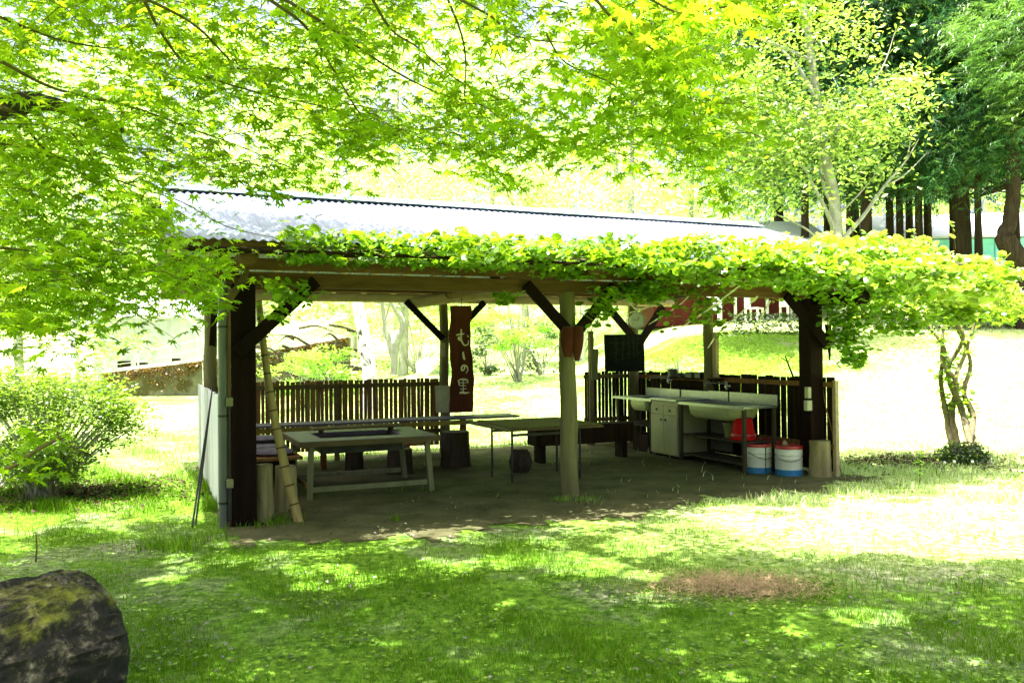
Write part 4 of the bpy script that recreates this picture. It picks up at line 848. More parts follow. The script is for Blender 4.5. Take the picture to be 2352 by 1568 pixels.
while len(over) < 46000:
    k = 8000; z = rng.uniform(4.3, 6.4, k); nr = rng.random(k) < .65; gx = np.where(nr, rng.uniform(-4.0, 5.5, k), rng.uniform(-8, 8, k)); gy = np.where(nr, rng.uniform(2.6, 7.6, k), rng.uniform(-3.5, 10.5, k))
    x = gx+SUN.x/SUN.z*z; y = gy+SUN.y/SUN.z*z
    okm = rng.random(k) < shade_mask(gx, gy)
    qx, qy, qd = proj(np.stack([x, y, z], 1)); vis = (y > 0) & (qx > -40) & (qx < 2400) & (qy > -40)
    okm &= (~vis) | ((qx < 1560) & (rng.random(k) < .6))
    for a_ in np.stack([x, y, z], 1)[okm]: over.append(a_)
ov = np.array(over[:46000])
k = 24000; ra_ = rng.uniform(-.6, 6.2, k); rb_ = rng.uniform(-.75, .95, k); nz_ = np.sin(ra_*2.1+.4)*.5+np.sin(rb_*4+ra_*1.3)*.6+.4*np.sin(ra_*5.3-rb_*6)
okr = (rb_ < .75-.22*ra_*.45+.2*np.sin(ra_*2)) & (rng.random(k) < np.clip(.42+.5*nz_, .05, 1)*.42); ra_, rb_ = ra_[okr], rb_[okr]; zt_ = rng.uniform(5.25, 6.3, len(ra_)); dz_ = zt_-2.6
ov = np.concatenate([ov, np.stack([AX+ra_*U.x+rb_*N.x+SUN.x/SUN.z*dz_, AY+ra_*U.y+rb_*N.y+SUN.y/SUN.z*dz_, zt_], 1)])
ov = np.concatenate([ov[:46000][~lit_spots(ov[:46000])], ov[46000:]])
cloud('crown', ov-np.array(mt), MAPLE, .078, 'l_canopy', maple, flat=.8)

# ------------------------------------------------------------------ TREES BEHIND
def blobcrown(n, H0, H1, R_, seed, k=26, squash=.55):
    r = np.random.default_rng(seed); cs = []
    for i in range(k):
        t = r.random(); rad = R_*math.sin(PI*(.12+.80*t))**.7; a = r.uniform(0, 2*PI); q_ = rad*r.random()**.4
        cs.append((q_*math.cos(a), q_*math.sin(a), H0+(H1-H0)*t, R_*r.uniform(.22, .42)))
    P = []
    for c in cs:
        m_ = n//k; d = r.normal(0, 1, (m_, 3)); d /= np.linalg.norm(d, axis=1)[:, None]; rr = c[3]*r.random(m_)**.35
        P.append(np.array(c[:3])+d*rr[:, None]*np.array([1, 1, squash]))
    return np.concatenate(P), cs
def decid(loc, H, R_, seed, label, mat, leafm='l_back', n=5200, r0=.16, size=.17, H0=1.6, lean=0, name='woodland_tree', group='deciduous trees behind the pavilion'):
    t = thing(name, loc, 0, label, 'tree', group); r = random.Random(seed)
    P, cs = blobcrown(n, H0, H, R_, seed)
    C = curve([(0, 0, -.3), (lean*.3+r.uniform(-.1, .1), 0, H*.3), (lean*.7+r.uniform(-.2, .2), .1, H*.6), (lean, 0, H*.92)], 5)
    m = MB(); k = len(C); m.tube(C, [r0*(1-.85*i/(k-1)) for i in range(k)], 10, wob=.06, seed=seed)
    for c in cs[:14]:
        h_ = max(H*.2, c[2]-abs(c[0])*.5-.6); q_ = C[min(k-1, int(h_/(H*.92)*k))]
        e_ = Vector(c[:3]); m.tube(curve([q_, (q_+e_)/2+Vector((0, 0, .2)), e_], 3), [r0*.32, r0*.26, r0*.22, r0*.16, r0*.12, r0*.08, r0*.04], 6)
    m.build('trunk', mat, t, smooth=True); cloud('crown', P, OVAL, size, leafm, t, flat=.35); return t
protos = []
labs = ['slim tree with pale yellow green leaves', 'broad tree with pale yellow green leaves', 'tall loose tree with pale yellow green leaves']
protos.append(decid((-9, 25, gz(-9, 25)), 11, 3.4, 21, labs[0]+' behind the left end of the roof', 'birch'))
protos.append(decid((-3.5, 27, gz(-3.5, 27)), 12.5, 4.2, 22, labs[1]+' behind the middle of the roof ridge', 'greybark', n=7000))
protos.append(decid((4.2, 30, gz(4.2, 30)), 14, 3.8, 23, labs[2]+' right of the middle above the ridge', 'greybark', n=6000))
spots = [(-13.5, 26, 0, 1.0, 'far left beyond the pale house, upper leaves against the sky'), (-17.5, 30, 1, 1.1, 'at the far left edge beyond the wall'), (-6.2, 33, 2, 1.1, 'rising through the maple branches left of centre'), (.6, 34, 1, 1.1, 'rising directly behind the middle log post'), (2.2, 26.5, 0, .62, 'short one just right of the signboard gap'), (7.4, 35, 2, 1.0, 'just left of the dark cedars'), (-11, 36, 1, 1.15, 'tall one behind the pale house'), (-21, 24, 2, .9, 'leaning in from the left beyond the shrub'), (-1.0, 40, 2, 1.2, 'farthest one behind the centre of the roof'), (5.3, 42, 1, 1.25, 'farthest one between the ridge end and the cedars'), (-16, 40, 2, 1.2, 'farthest one at the left'), (10.5, 44, 0, 1.3, 'seen through the gap in the cedars at the right'), (16, 46, 1, 1.2, 'seen between the cedar trunks beyond the red cabin'), (23, 46, 2, 1.1, 'behind the turquoise cabin'), (-6, 44, 1, 1.3, 'wide one far behind the ridge left of centre')]
for i, (x, y_, k, sc, lab) in enumerate(spots):
    copy_thing(protos[k], (x, y_, gz(x, y_)), rnd.uniform(0, 6), 'pale yellow green tree '+lab, (sc, sc, sc*rnd.uniform(.92, 1.1)))
m_ = 26000; fx = rng.uniform(-60, 60, m_); fy = rng.uniform(50, 60, m_); fz = ground_z(fx, fy)+rng.uniform(0, 1, m_)**1.1*(8+3*np.sin(fx*.4))
o = cloud('far_wood', np.stack([fx, fy, fz], 1), OVAL, .55, 'l_back', None, flat=.2); tag(o, 'hazy pale green wood closing the view far behind', 'wood', kind='stuff')
# white birch behind the left fence
bl = onground(850, 872); bl = at(850, 868, 17.5); bl.z = gz(bl.x, bl.y)
br_ = thing('birch_tree', bl, 0, 'speckled white birch trunk seen over the back fence', 'tree')
C = [Vector(p)-bl for p in curve([bl+Vector((0, 0, -.2)), at(849, 860, 17.5), at(838, 780, 17.5), at(822, 700, 17.5), at(806, 560, 17.6), at(780, 300, 17.6), at(770, 40, 17.6)], 5)]
m = MB(); k = len(C); m.tube(C, [.17-.10*i/(k-1) for i in range(k)], 14, wob=.07, seed=4); m.build('trunk', 'birch', br_, smooth=True)
P, cs = blobcrown(5200, 4.2, 10, 3.0, 31); cloud('crown', P+np.array([-.4, 0, 0]), OVAL, .13, 'l_back', br_, flat=.35)
# crooked grey tree beside it
cg = at(905, 800, 21); cg.z = gz(cg.x, cg.y); ct = thing('crooked_tree', cg, 0, 'crooked grey tree with a bow shaped limb right of the birch', 'tree')
m = MB()
for P_, r_ in (([(905, 860), (908, 800), (925, 745), (905, 705), (880, 670)], .10), ([(905, 830), (890, 770), (880, 720), (870, 600)], .08), ([(910, 800), (880, 760), (895, 700)], .05)):
    Cc = [Vector(p)-cg for p in curve([at(x, y_, 21) for x, y_ in P_], 6)]; m.tube(Cc, [r_*(1-.5*i/(len(Cc)-1)) for i in range(len(Cc))], 9, wob=.12, seed=5)
m.build('trunk', 'greybark', ct, smooth=True); P, cs = blobcrown(3000, 2.6, 6, 2.0, 33); cloud('crown', P, OVAL, .13, 'l_back', ct, flat=.35)
# dead brush pile
bp_ = at(700, 790, 24); bp_.z = gz(bp_.x, bp_.y); m = MB()
for i in range(46):
    a = rnd.uniform(-2.2, 1.6); q_ = Vector((a, rnd.uniform(-.5, .5), rnd.uniform(.4, 2.0))); d_ = Vector((rnd.uniform(-1, 1), rnd.uniform(-.3, .3), rnd.uniform(-.5, .3)))
    m.tube(curve([q_-d_*.7, q_+Vector((0, 0, .15)), q_+d_*.8], 3), [.04, .04, .035, .03, .02, .015, .008], 5)
tag(m.build('brushwood_heap', 'bark', loc=bp_), 'tangled heap of dark dead branches on the path wall', 'brushwood')
# sunny bush tree between the posts
def bush(px, py, Yd, H, R_, n, label, lm, size, seed, H0=.5, name='bush', tw=True, squash=.5, k=22, group=None):
    p_ = at(px, py, Yd); p_.z = gz(p_.x, p_.y); t = thing(name, p_, 0, label, 'bush' if name != 'young_maple' else 'tree', group)
    P, cs = blobcrown(n, H0, H, R_, seed, k=k, squash=squash); m = MB()
    for c in cs: m.tube(curve([(rnd.uniform(-.08, .08), rnd.uniform(-.08, .08), -.05), (c[0]*.4, c[1]*.4, c[2]*.5), (c[0], c[1], c[2])], 3), [.018*R_**.5, .016*R_**.5, .014, .012, .01, .008, .004], 6)
    m.build('stems', 'greybark', t, smooth=True); cloud('crown', P, OVAL, size, lm, t, flat=.6); return t
bush(1190, 866, 20.5, 3.1, 1.35, 5200, 'layered sunlit young maple between the signboard and the front post', 'l_bush', .10, 41, .75, 'young_maple', squash=.28)
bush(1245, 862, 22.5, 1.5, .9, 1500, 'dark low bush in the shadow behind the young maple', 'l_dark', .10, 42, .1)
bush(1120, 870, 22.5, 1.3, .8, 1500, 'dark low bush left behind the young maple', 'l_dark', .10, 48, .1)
bush(960, 800, 27, 3.6, 2.1, 3600, 'sunlit rounded bush between the birch and the signboard', 'l_bush', .12, 43, .1)
bush(700, 850, 19.5, 1.2, 1.0, 2400, 'weedy sunlit clump below the path wall seen over the fence', 'l_bush', .09, 44, .05)
bush(770, 855, 21, 1.4, .9, 2000, 'weedy sunlit clump just left of the birch trunk', 'l_bush', .09, 45, .05)
bush(1060, 840, 24, 2.4, 1.2, 2200, 'bright bush directly behind the signboard', 'l_bush', .11, 46, .1)
bush(1330, 800, 27, 3.4, 1.7, 2600, 'pale sunny bush right of the front log post', 'l_bush', .12, 47, .2)
bush(1560, 830, 17.5, .75, .8, 1500, 'leafy weeds on the bank behind the shelf pot', 'l_shrub', .07, 49, .02)
bush(1760, 860, 16.0, .6, .75, 1300, 'pale leafy weeds on the bank left of the right post', 'l_bush', .07, 50, .02)
# shrub at the left
sb = bush(105, 1150, 8.8, 1.24, .95, 17000, 'twiggy azalea like shrub at the left with sunlit top and bare stems', 'l_shrub', .055, 51, .35, 'azalea_shrub', squash=.8, k=60)
m = MB(); r = random.Random(8)
for i in range(46):
    a = r.uniform(0, 2*PI); R2 = .85*r.random()**.6; m.tube(curve([(r.uniform(-.3, .3), r.uniform(-.3, .3), 0), (R2*.5*math.cos(a), R2*.5*math.sin(a), r.uniform(.3, .6)), (R2*math.cos(a), R2*math.sin(a), r.uniform(.6, 1.05))], 3), [.007, .007, .006, .005, .004, .003, .002], 5)
m.build('bare_stems', 'vinebark', sb)
bush(10, 1120, 9.8, 1.2, .9, 6000, 'darker companion shrub at the left picture edge', 'l_shrub', .045, 52, .2, 'azalea_shrub', k=20)

# ------------------------------------------------------------------ CEDARS AND THE PALE TREE ON THE RIGHT
def cedar(loc, H, R_, seed, label, r0=.22, H0=4.9, n=15000, lean=0):
    t = thing('cedar_tree', loc, 0, label, 'tree', 'cedars on the right'); r = np.random.default_rng(seed)
    C = curve([(0, 0, -.3), (lean*.5, 0, H*.25), (lean*.8, .05, H*.5), (lean, 0, H)], 5); k = len(C); m = MB(); m.tube(C, [r0*(1.15-.95*i/(k-1)) for i in range(k)], 12, wob=.06, seed=seed)
    P = []; A = []
    for i in range(120):
        u_ = r.random(); z = H0+(H-H0)*u_; rad = R_*(1-u_)**.6*r.uniform(.55, 1.1)+.25; a = r.uniform(0, 2*PI); m_ = n//120
        if i % 3 == 0:
            q_ = C[min(k-1, int(z/H*k))]; e_ = Vector((rad*math.cos(a)+lean*z/H, rad*math.sin(a), z-.35*rad)); m.tube([q_, (q_+e_)/2+Vector((0, 0, .12)), e_], [.035, .025, .01], 5)
        s_ = r.random(m_)**.6; off = r.normal(0, .16+.13*rad, (m_, 3))*np.array([1, 1, .5])
        P.append(np.stack([rad*s_*math.cos(a)+lean*z/H, rad*s_*math.sin(a), z-.38*rad*s_**1.5], 1)+off); A.append(np.tile([math.cos(a), math.sin(a), 0], (m_, 1))+r.normal(0, .35, (m_, 3)))
    P = np.concatenate(P); A = np.concatenate(A)
    m.build('trunk', 'cedarbark', t, smooth=True)
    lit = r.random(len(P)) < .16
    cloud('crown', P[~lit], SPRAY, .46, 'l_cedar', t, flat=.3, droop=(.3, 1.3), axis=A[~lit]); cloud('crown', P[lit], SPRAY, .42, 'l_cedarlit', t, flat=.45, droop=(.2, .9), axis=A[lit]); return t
def base(px, Yd): p_ = at(px, 600, Yd); return Vector((p_.x, p_.y, gz(p_.x, p_.y)))
ce = [cedar(base(1990, 25), 16, 3.0, 61, 'cedar with a thick dark trunk right behind the pale grey tree', .18), cedar(base(2210, 24.5), 18, 3.6, 62, 'largest cedar, thickest trunk in front of the turquoise cabin', .25, 5.2), cedar(base(2090, 27), 15, 2.8, 63, 'slim straight cedar left of the turquoise cabin', .12, 5.0)]
for i, (px, Yd, k, sc, lab) in enumerate(((1790, 28, 0, 1.0, 'leftmost cedar, partly hidden by lime green leaves'), (1850, 26, 2, 1.05, 'second cedar from the left with two tone bark'), (1905, 29, 0, 1.05, 'cedar directly behind the pale grey trunk'), (2045, 27, 2, 1.1, 'curved cedar trunk glowing brown at its foot'), (2068, 26, 2, 1.0, 'thin cedar trunk, left of a close set of three'), (2112, 25, 2, 1.0, 'thin cedar trunk, middle of the close set of three'), (2132, 28, 2, 1.1, 'thin cedar trunk, right of the close set of three'), (2190, 26, 2, .95, 'slender cedar touching the left side of the thickest trunk'), (2248, 24, 2, .95, 'leaning slender cedar right of the thickest trunk'), (2330, 23.5, 0, .95, 'cedar at the right edge behind the crooked trunk'), (2440, 22.5, 1, .9, 'cedar just beyond the right edge with overhanging sprays'), (1960, 33, 1, 1.1, 'tall cedar closing the gap behind the front row'))):
    copy_thing(ce[k], base(px, Yd), rnd.uniform(0, 6), lab, (sc, sc, sc))
# pale grey tree with lime leaves
lb_ = base(1930, 20); lt = thing('pale_tree', lb_, 0, 'slender pale grey tree with lime green leaves in front of the cedars', 'tree')
def lrel(P, Yd=20): return [Vector(p)-lb_ for p in curve([at(x, y_, Yd) for x, y_ in P], 5)]
m = MB(); C = [Vector((0, 0, -.1))]+lrel([(1928, 640), (1922, 540), (1915, 450), (1900, 380), (1885, 300), (1872, 200), (1858, 90), (1840, -30), (1820, -200)]); k = len(C)
m.tube(C, [.155-.10*i/(k-1) for i in range(k)], 12, wob=.05, seed=3); m.build('trunk', 'greybark', lt, smooth=True)
LB = [([(1930, 560), (1905, 500), (1870, 430), (1840, 380), (1790, 370)], .05), ([(1875, 230), (1830, 150), (1770, 90), (1740, 20)], .045), ([(1865, 140), (1800, 110), (1740, 90), (1700, 70)], .035), ([(1890, 330), (1930, 290), (1980, 230), (2030, 150), (2060, 60)], .035), ([(1925, 560), (1980, 500), (2030, 430), (2080, 370), (2110, 320)], .045), ([(2030, 430), (2080, 400), (2130, 350)], .02), ([(2080, 370), (2090, 330), (2085, 300)], .015), ([(1915, 480), (1890, 420), (1880, 340), (1870, 300)], .035), ([(1870, 300), (1810, 240), (1750, 200), (1700, 180)], .03), ([(1918, 500), (1960, 460), (2010, 400), (2025, 350)], .02), ([(1900, 600), (1870, 540), (1800, 500), (1720, 470)], .03), ([(1840, 380), (1780, 340), (1700, 330), (1650, 350)], .02)]
m = MB()
for i, (P_, r_) in enumerate(LB): Cc = lrel(P_, 19.9); m.tube(Cc, [1.35*r_*(1-.85*j/(len(Cc)-1)) for j in range(len(Cc))], 7, wob=.1, seed=i)
m.build('branches', 'greybark', lt, smooth=True)
Pl = []
for (px, py, sx_, sy_, n) in ((1700, 250, 60, 60, 420), (1780, 230, 60, 50, 420), (1850, 320, 80, 35, 520), (1760, 300, 80, 40, 520), (1700, 400, 70, 50, 520), (1650, 440, 60, 40, 360), (1960, 290, 70, 25, 420), (2040, 230, 50, 20, 300), (2080, 185, 40, 12, 160), (1980, 380, 50, 30, 300), (1800, 420, 60, 40, 330), (1950, 90, 60, 50, 300), (1880, 30, 50, 40, 260), (1800, 60, 50, 60, 300), (1720, 130, 50, 60, 300), (1690, 340, 60, 30, 320), (1880, 250, 60, 30, 240), (2010, 300, 40, 18, 200)):
    for _ in range(n): Pl.append(at(px+rnd.gauss(0, sx_), py+rnd.gauss(0, sy_), 19.9+rnd.gauss(0, .6)))
Pl = Pl+[p+Vector((rnd.gauss(0, .25), rnd.gauss(0, .3), rnd.gauss(0, .2))) for p in Pl]; Pl = vec(Pl); qx, qy, _ = proj(Pl); Pl = Pl[(qy < 500)]; cloud('crown', Pl-np.array(lb_), OVAL, .14, 'l_lime', lt, flat=.3)
# low pale brush in front of the cedar feet
# crooked dark trunk at the right edge
cb_ = base(2350, 22); k_ = thing('crooked_tree', cb_, 0, 'crooked dark brown trunk with an elbow at the right edge', 'tree')
m = MB(); C = [Vector((0, 0, -.1))]+[Vector(p)-cb_ for p in curve([at(x, y_, 22) for x, y_ in ((2352, 700), (2350, 640), (2335, 590), (2308, 545), (2318, 510), (2328, 440), (2325, 330), (2335, 200), (2350, 0), (2340, -150))], 6)]
k = len(C); m.tube(C, [.22-.09*i/(k-1)+(.07 if 11 < i < 20 else 0) for i in range(k)], 12, wob=.10, seed=6); m.build('trunk', 'cedarbark', k_, smooth=True)
Pn = []
An = []
for (px, py, sx_, sy_, n) in ((2300, 90, 60, 35, 320), (2330, 30, 40, 30, 260), (2280, 170, 40, 22, 200), (2340, 180, 30, 30, 200), (2230, 60, 30, 25, 110), (2320, 270, 40, 30, 130)):
    for _ in range(n): Pn.append(at(px+rnd.gauss(0, sx_), py+rnd.gauss(0, sy_), 21+rnd.gauss(0, .6))); An.append((-1, rnd.gauss(0, .5), -.3))
cloud('crown', vec(Pn)-np.array(cb_), SPRAY, .42, 'l_cedarlit', k_, flat=.5, droop=(.1, .6), axis=np.array(An, float))

# ------------------------------------------------------------------ BUILDINGS AND WALLS BEHIND
def house(name, loc, rz, w_, d_, h_, rise, wm, rm, label, over=.5):
    t = thing(name, loc, rz, label, 'cabin'); m = MB(); m.box((w_/2, d_/2, h_/2), (w_, d_, h_)); m.build('wall', wm, t)
    m = MB(); o_ = over; th = .08
    for s_ in (0, 1):
        y0, y1 = (-o_, d_/2) if s_ == 0 else (d_+o_, d_/2); z0 = h_-.02; z1 = h_+rise; m.v += [(-o_, y0, z0), (w_+o_, y0, z0), (w_+o_, y1, z1), (-o_, y1, z1), (-o_, y0, z0+th), (w_+o_, y0, z0+th), (w_+o_, y1, z1+th), (-o_, y1, z1+th)]
        o = len(m.v)-8; m.f += [tuple(o+i for i in f) for f in ((0, 1, 2, 3), (7, 6, 5, 4), (0, 4, 5, 1), (1, 5, 6, 2), (2, 6, 7, 3), (3, 7, 4, 0))]
    m.v += [(0, 0, h_), (0, d_, h_), (0, d_/2, h_+rise*.93), (w_, 0, h_), (w_, d_, h_), (w_, d_/2, h_+rise*.93)]; o = len(m.v)-6; m.f += [(o, o+1, o+2), (o+3, o+5, o+4)]
    m.build('roof', rm, t); return t
hb_ = at(1500, 735, 25.5); rc = house('red_cabin', Vector((hb_.x, hb_.y, gz(hb_.x+2, 25.5)-.1)), .05, 5.0, 4, 2.3, 1.1, 'redwall', 'whiteroof', 'red brown cabin with white porch posts beyond the kitchen fence', .6)
m = MB(); m.box((3.0, -.06, .95), (.85, .05, 1.9)); dd = m.build('door', 'redwall', rc)
m = MB(); m.box((2.5, -.09, .95), (.08, .05, 1.9)); m.box((3.48, -.09, .95), (.08, .05, 1.9)); m.box((2.99, -.09, 1.52), (1.06, .05, .14)); m.build('frame', 'whitewood', dd)
m = MB(); m.box((1.3, -.04, 1.3), (.9, .05, .7)); ww_ = m.build('window', 'whitewood', rc); m = MB(); m.box((1.3, -.075, 1.3), (.76, .02, .56)); m.build('pane', 'iron', ww_)
for x in (1.9, 4.6): m = MB(); m.box((x, -.55, 1.1), (.08, .08, 2.2)); m.build('porch_post', 'whitewood', rc)
m = MB(); m.box((4.4, -.1, 1.5), (.6, .06, .5)); m.build('notice_panel', 'whitewood', rc)
def chair(loc, rz, label):
    t = thing('garden_chair', loc, rz, label, 'chair', 'white chairs by the red cabin'); m = MB(); m.box((0, 0, .42), (.44, .42, .04)); m.build('seat', 'whitewood', t); m = MB(); m.box((0, .2, .68), (.42, .03, .5)); m.build('backrest', 'whitewood', t)
    for x in (-.19, .19):
        for y_ in (-.18, .18): m = MB(); m.box((x, y_, .2), (.05, .05, .4)); m.build('leg', 'whitewood', t)
    return t
def rcp(x, y_): v = rc.location+Matrix.Rotation(.05, 3, 'Z')@Vector((x, y_, 0)); return Vector((v.x, v.y, gz(v.x, v.y)))
c1 = chair(rcp(3.9, -.8), .3, 'white chair, rightmost of the three by the red cabin door')
copy_thing(c1, rcp(1.6, -.8), -.4, 'white chair left of the red cabin door'); copy_thing(c1, rcp(2.8, -.9), .9, 'white chair standing in front of the red cabin door')
for nm_ in range(5):
    pass
bb_ = at(2105, 668, 29); bc = house('turquoise_cabin', Vector((bb_.x, 30.5, 2.6)), -.12, 9.5, 5, 2.75, 1.2, 'bluewall', 'whiteroof', 'turquoise cabin with a white roof behind the cedar trunks', .6)
for x in (1.2, 3.4, 5.6): m = MB(); m.box((x, -.02, 1.37), (.05, .03, 2.7)); m.build('wall_batten', 'bluewall', bc)
m = MB(); m.box((4.7, -.03, .98), (9.2, .04, 1.96)); m.build('sunlit_wall', 'whitewood', bc)  # white panel stands in for sunlight on the wall below the eave shadow
ph = at(215, 800, 33); pc_ = house('pale_house', Vector((ph.x, 33, gz(ph.x+2, 33)-.3)), .0, 4.9, 5, 2.5, 1.4, 'palewall', 'pinkroof', 'pale lavender house with dapple-painted walls beyond the path wall at left', .5)
for (x, z, w_, h_) in ((1.2, .55, .5, .55), (1.9, .5, .45, .5), (3.2, .6, .4, .6)): m = MB(); m.box((x, -.02, z), (w_, .03, h_)); m.build('opening', 'slatdark', pc_)
ra = Vector((ph.x-3.5, 31.3, 0)); rl = thing('path_railing', ra, 0, 'white railing along the raised path in front of the pale house', 'railing')
for i in range(8): x = i*1.2; m = MB(); zb = gz(ra.x+x, 31.3); m.box((x, 0, zb+.4), (.045, .045, .85)); m.build('rail_post', 'whitewood', rl)
for dz in (.45, .8):
    m = MB()
    for i in range(7): m.bar((i*1.2, -.01, gz(ra.x+i*1.2, 31.3)+dz), ((i+1)*1.2, -.01, gz(ra.x+(i+1)*1.2, 31.3)+dz), .025, .025)
    m.build('handrail', 'whitewood', rl)
# retaining wall with rusty ivy
w0 = at(235, 905, 28); rw = thing('retaining_wall', Vector((w0.x, 28, 0)), 0, 'mossy concrete retaining wall with rust brown ivy below the path', 'wall')
PW = [(235, 857), (400, 838), (540, 818), (680, 797), (800, 775)]; m = MB(); mc = MB(); iv = []
for i in range(len(PW)-1):
    a_ = at(PW[i][0], PW[i][1], 28)-rw.location; b_ = at(PW[i+1][0], PW[i+1][1], 28)-rw.location
    zb = -.2; o = len(m.v); m.v += [(a_.x, 0, zb), (b_.x, 0, zb), (b_.x, 0, b_.z), (a_.x, 0, a_.z), (a_.x, .4, zb), (b_.x, .4, zb), (b_.x, .4, b_.z), (a_.x, .4, a_.z)]; m.f += [tuple(o+k for k in f) for f in ((0, 1, 2, 3), (3, 2, 6, 7), (4, 7, 6, 5), (0, 3, 7, 4), (1, 5, 6, 2))]
    mc.bar((a_.x, .18, a_.z+.06), (b_.x, .18, b_.z+.06), .5, .12)
    for _ in range(700): t = rnd.random(); iv.append((a_.x+(b_.x-a_.x)*t, -.04-.10*rnd.random(), a_.z+(b_.z-a_.z)*t-abs(rnd.gauss(0, .28+.12*math.sin(t*9+i)))))
m.build('wall_face', 'concrete', rw); mc.build('coping', 'coping', rw); cloud('ivy', np.array(iv), OVAL, .09, 'mossivy', rw, flat=.1, droop=(.5, 1.5))
# dark hedge on the bank at right
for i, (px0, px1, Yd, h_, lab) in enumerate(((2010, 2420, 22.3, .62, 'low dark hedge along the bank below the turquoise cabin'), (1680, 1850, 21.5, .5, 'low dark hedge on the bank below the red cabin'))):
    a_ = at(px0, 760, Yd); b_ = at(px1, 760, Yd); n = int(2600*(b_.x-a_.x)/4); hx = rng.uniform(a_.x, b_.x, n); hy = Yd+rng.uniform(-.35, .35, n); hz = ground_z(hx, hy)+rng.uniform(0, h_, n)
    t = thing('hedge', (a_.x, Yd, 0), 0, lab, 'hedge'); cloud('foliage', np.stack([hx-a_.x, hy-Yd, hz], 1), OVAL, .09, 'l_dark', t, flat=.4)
# rocks on the far lawn
for px, py, Yd, s_, lab in ((1010, 800, 25, .75, 'pale boulder on the slope left of the signboard'), (1035, 815, 25.5, .4, 'small pale rock beside the boulder on the slope')):
    p_ = at(px, py, Yd); p_.z = gz(p_.x, p_.y); bm = bmesh.new(); bmesh.ops.create_icosphere(bm, subdivisions=3, radius=s_)
    for v in bm.verts: v.co *= 1+.22*math.sin(v.co.x*5+1)*math.cos(v.co.y*4)*math.sin(v.co.z*5+2); v.co.z *= .6
    me = bpy.data.meshes.new('boulder'); bm.to_mesh(me); bm.free(); o = bpy.data.objects.new('boulder', me); COL.objects.link(o); me.materials.append(M['rock']); o.location = p_; tag(o, lab, 'rock')

# ------------------------------------------------------------------ MOSSY LOG LOWER LEFT
m, nt, out = nodes('mossy_log_bark'); p = nt.nodes.new('ShaderNodeBsdfPrincipled'); p.inputs['Roughness'].default_value = .95
v1 = coords(nt, (7, 7, 7)); fa = noise(nt, 1.5, 10, v1, .72, .15); fb = noise(nt, 2.2, 8, coords(nt), .75, .6)
cbk = ramp(nt, fa, [(.38, (.003, .003, .003)), (.52, (.014, .011, .008)), (.60, (.11, .09, .065)), (.70, (.34, .31, .25))]); cm = ramp(nt, fa, [(.34, (.018, .022, .002)), (.60, (.24, .25, .018))])
c = mixc(nt, ramp(nt, fb, [(.50, (0, 0, 0)), (.60, (.85, .85, .85))]), cbk, cm); nt.links.new(c, p.inputs['Base Color'])
b = nt.nodes.new('ShaderNodeBump'); b.inputs['Strength'].default_value = 1; b.inputs['Distance'].default_value = .03; nt.links.new(fa, b.inputs['Height']); nt.links.new(b.outputs[0], p.inputs['Normal']); nt.links.new(p.outputs[0], out.inputs[0]); M['mosslog'] = m
ml = MB(); P0 = Vector((-1.84, 3.84, .20)); P1 = Vector((-3.0, 2.2, .20)); ax = (P1-P0).normalized(); sd_ = ax.cross(Vector((0, 0, 1))).normalized(); n1, n2 = 170, 170
from mathutils import noise as mn
for i in range(n1+1):
    t = i/n1; s_ = t*2.5; capf = math.sqrt(max(0, 1-(1-min(1, s_/.15))**2)); c_ = P0+ax*s_
    for k in range(n2):
        a = 2*PI*k/n2; dv = sd_*math.cos(a)+Vector((0, 0, 1))*math.sin(a)
        q_ = Vector((math.cos(a)*1.2, math.sin(a)*1.2, s_*2.2)); f_ = .12*mn.fractal(q_*.9, .9, 2.1, 3)+.13*abs(mn.fractal(Vector((math.cos(a)*5, math.sin(a)*5, s_*2.6))+Vector((3, 1, 2)), .75, 2.2, 6))-.02
        ml.v.append(tuple(c_+dv*(.33+.04*t)*(.04+.96*capf)*(1+f_*capf)))
for i in range(n1):
    for k in range(n2): a = i*n2+k; b_ = i*n2+(k+1) % n2; ml.f.append((a, a+n2, b_+n2, b_))
ml.f.append(tuple(range(n2))); ml.f.append(tuple(n1*n2+k for k in range(n2))[::-1])
tag(ml.build('fallen_log', 'mosslog', smooth=True), 'thick mossy fallen log lying in the lower left corner', 'log')

# ------------------------------------------------------------------ GRASS, LITTER, SMALL PLANTS
m, nt, out = nodes('grass_blades'); gN = nt.nodes.new('ShaderNodeNewGeometry'); co = coords(nt); sx = nt.nodes.new('ShaderNodeSeparateXYZ'); nt.links.new(co, sx.inputs[0])
gcol = ramp(nt, gN.outputs['Random Per Island'], [(0, (.032, .11, .002)), (.6, (.11, .26, .008)), (.9, (.22, .32, .04)), (1, (.22, .19, .08))])
sun_fac = sun_tone(nt, sx, co)  # blades carry the same painted sunlight as the ground
pale = ramp(nt, gN.outputs['Random Per Island'], [(0, (.16, .32, .03)), (.3, (.50, .60, .22)), (1, (.76, .78, .58))]); gcol = mixc(nt, sun_fac, gcol, pale)
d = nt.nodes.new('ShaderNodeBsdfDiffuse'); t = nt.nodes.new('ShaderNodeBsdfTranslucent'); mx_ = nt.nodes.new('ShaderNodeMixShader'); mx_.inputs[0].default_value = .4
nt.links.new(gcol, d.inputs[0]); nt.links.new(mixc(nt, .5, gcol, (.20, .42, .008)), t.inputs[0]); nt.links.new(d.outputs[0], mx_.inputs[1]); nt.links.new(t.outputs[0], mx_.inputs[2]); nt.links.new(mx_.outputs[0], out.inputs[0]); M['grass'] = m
def inside_floor(x, y):
    dx, dy = x-AX, y-AY; a = dx*U.x+dy*U.y; b = dx*N.x+dy*N.y
    return (a > -.1) & (a < 6.9) & (b > -1.12-.18*np.sin(a*.8)+.14*np.sin(a*3.1+1)) & (b < 4.2)
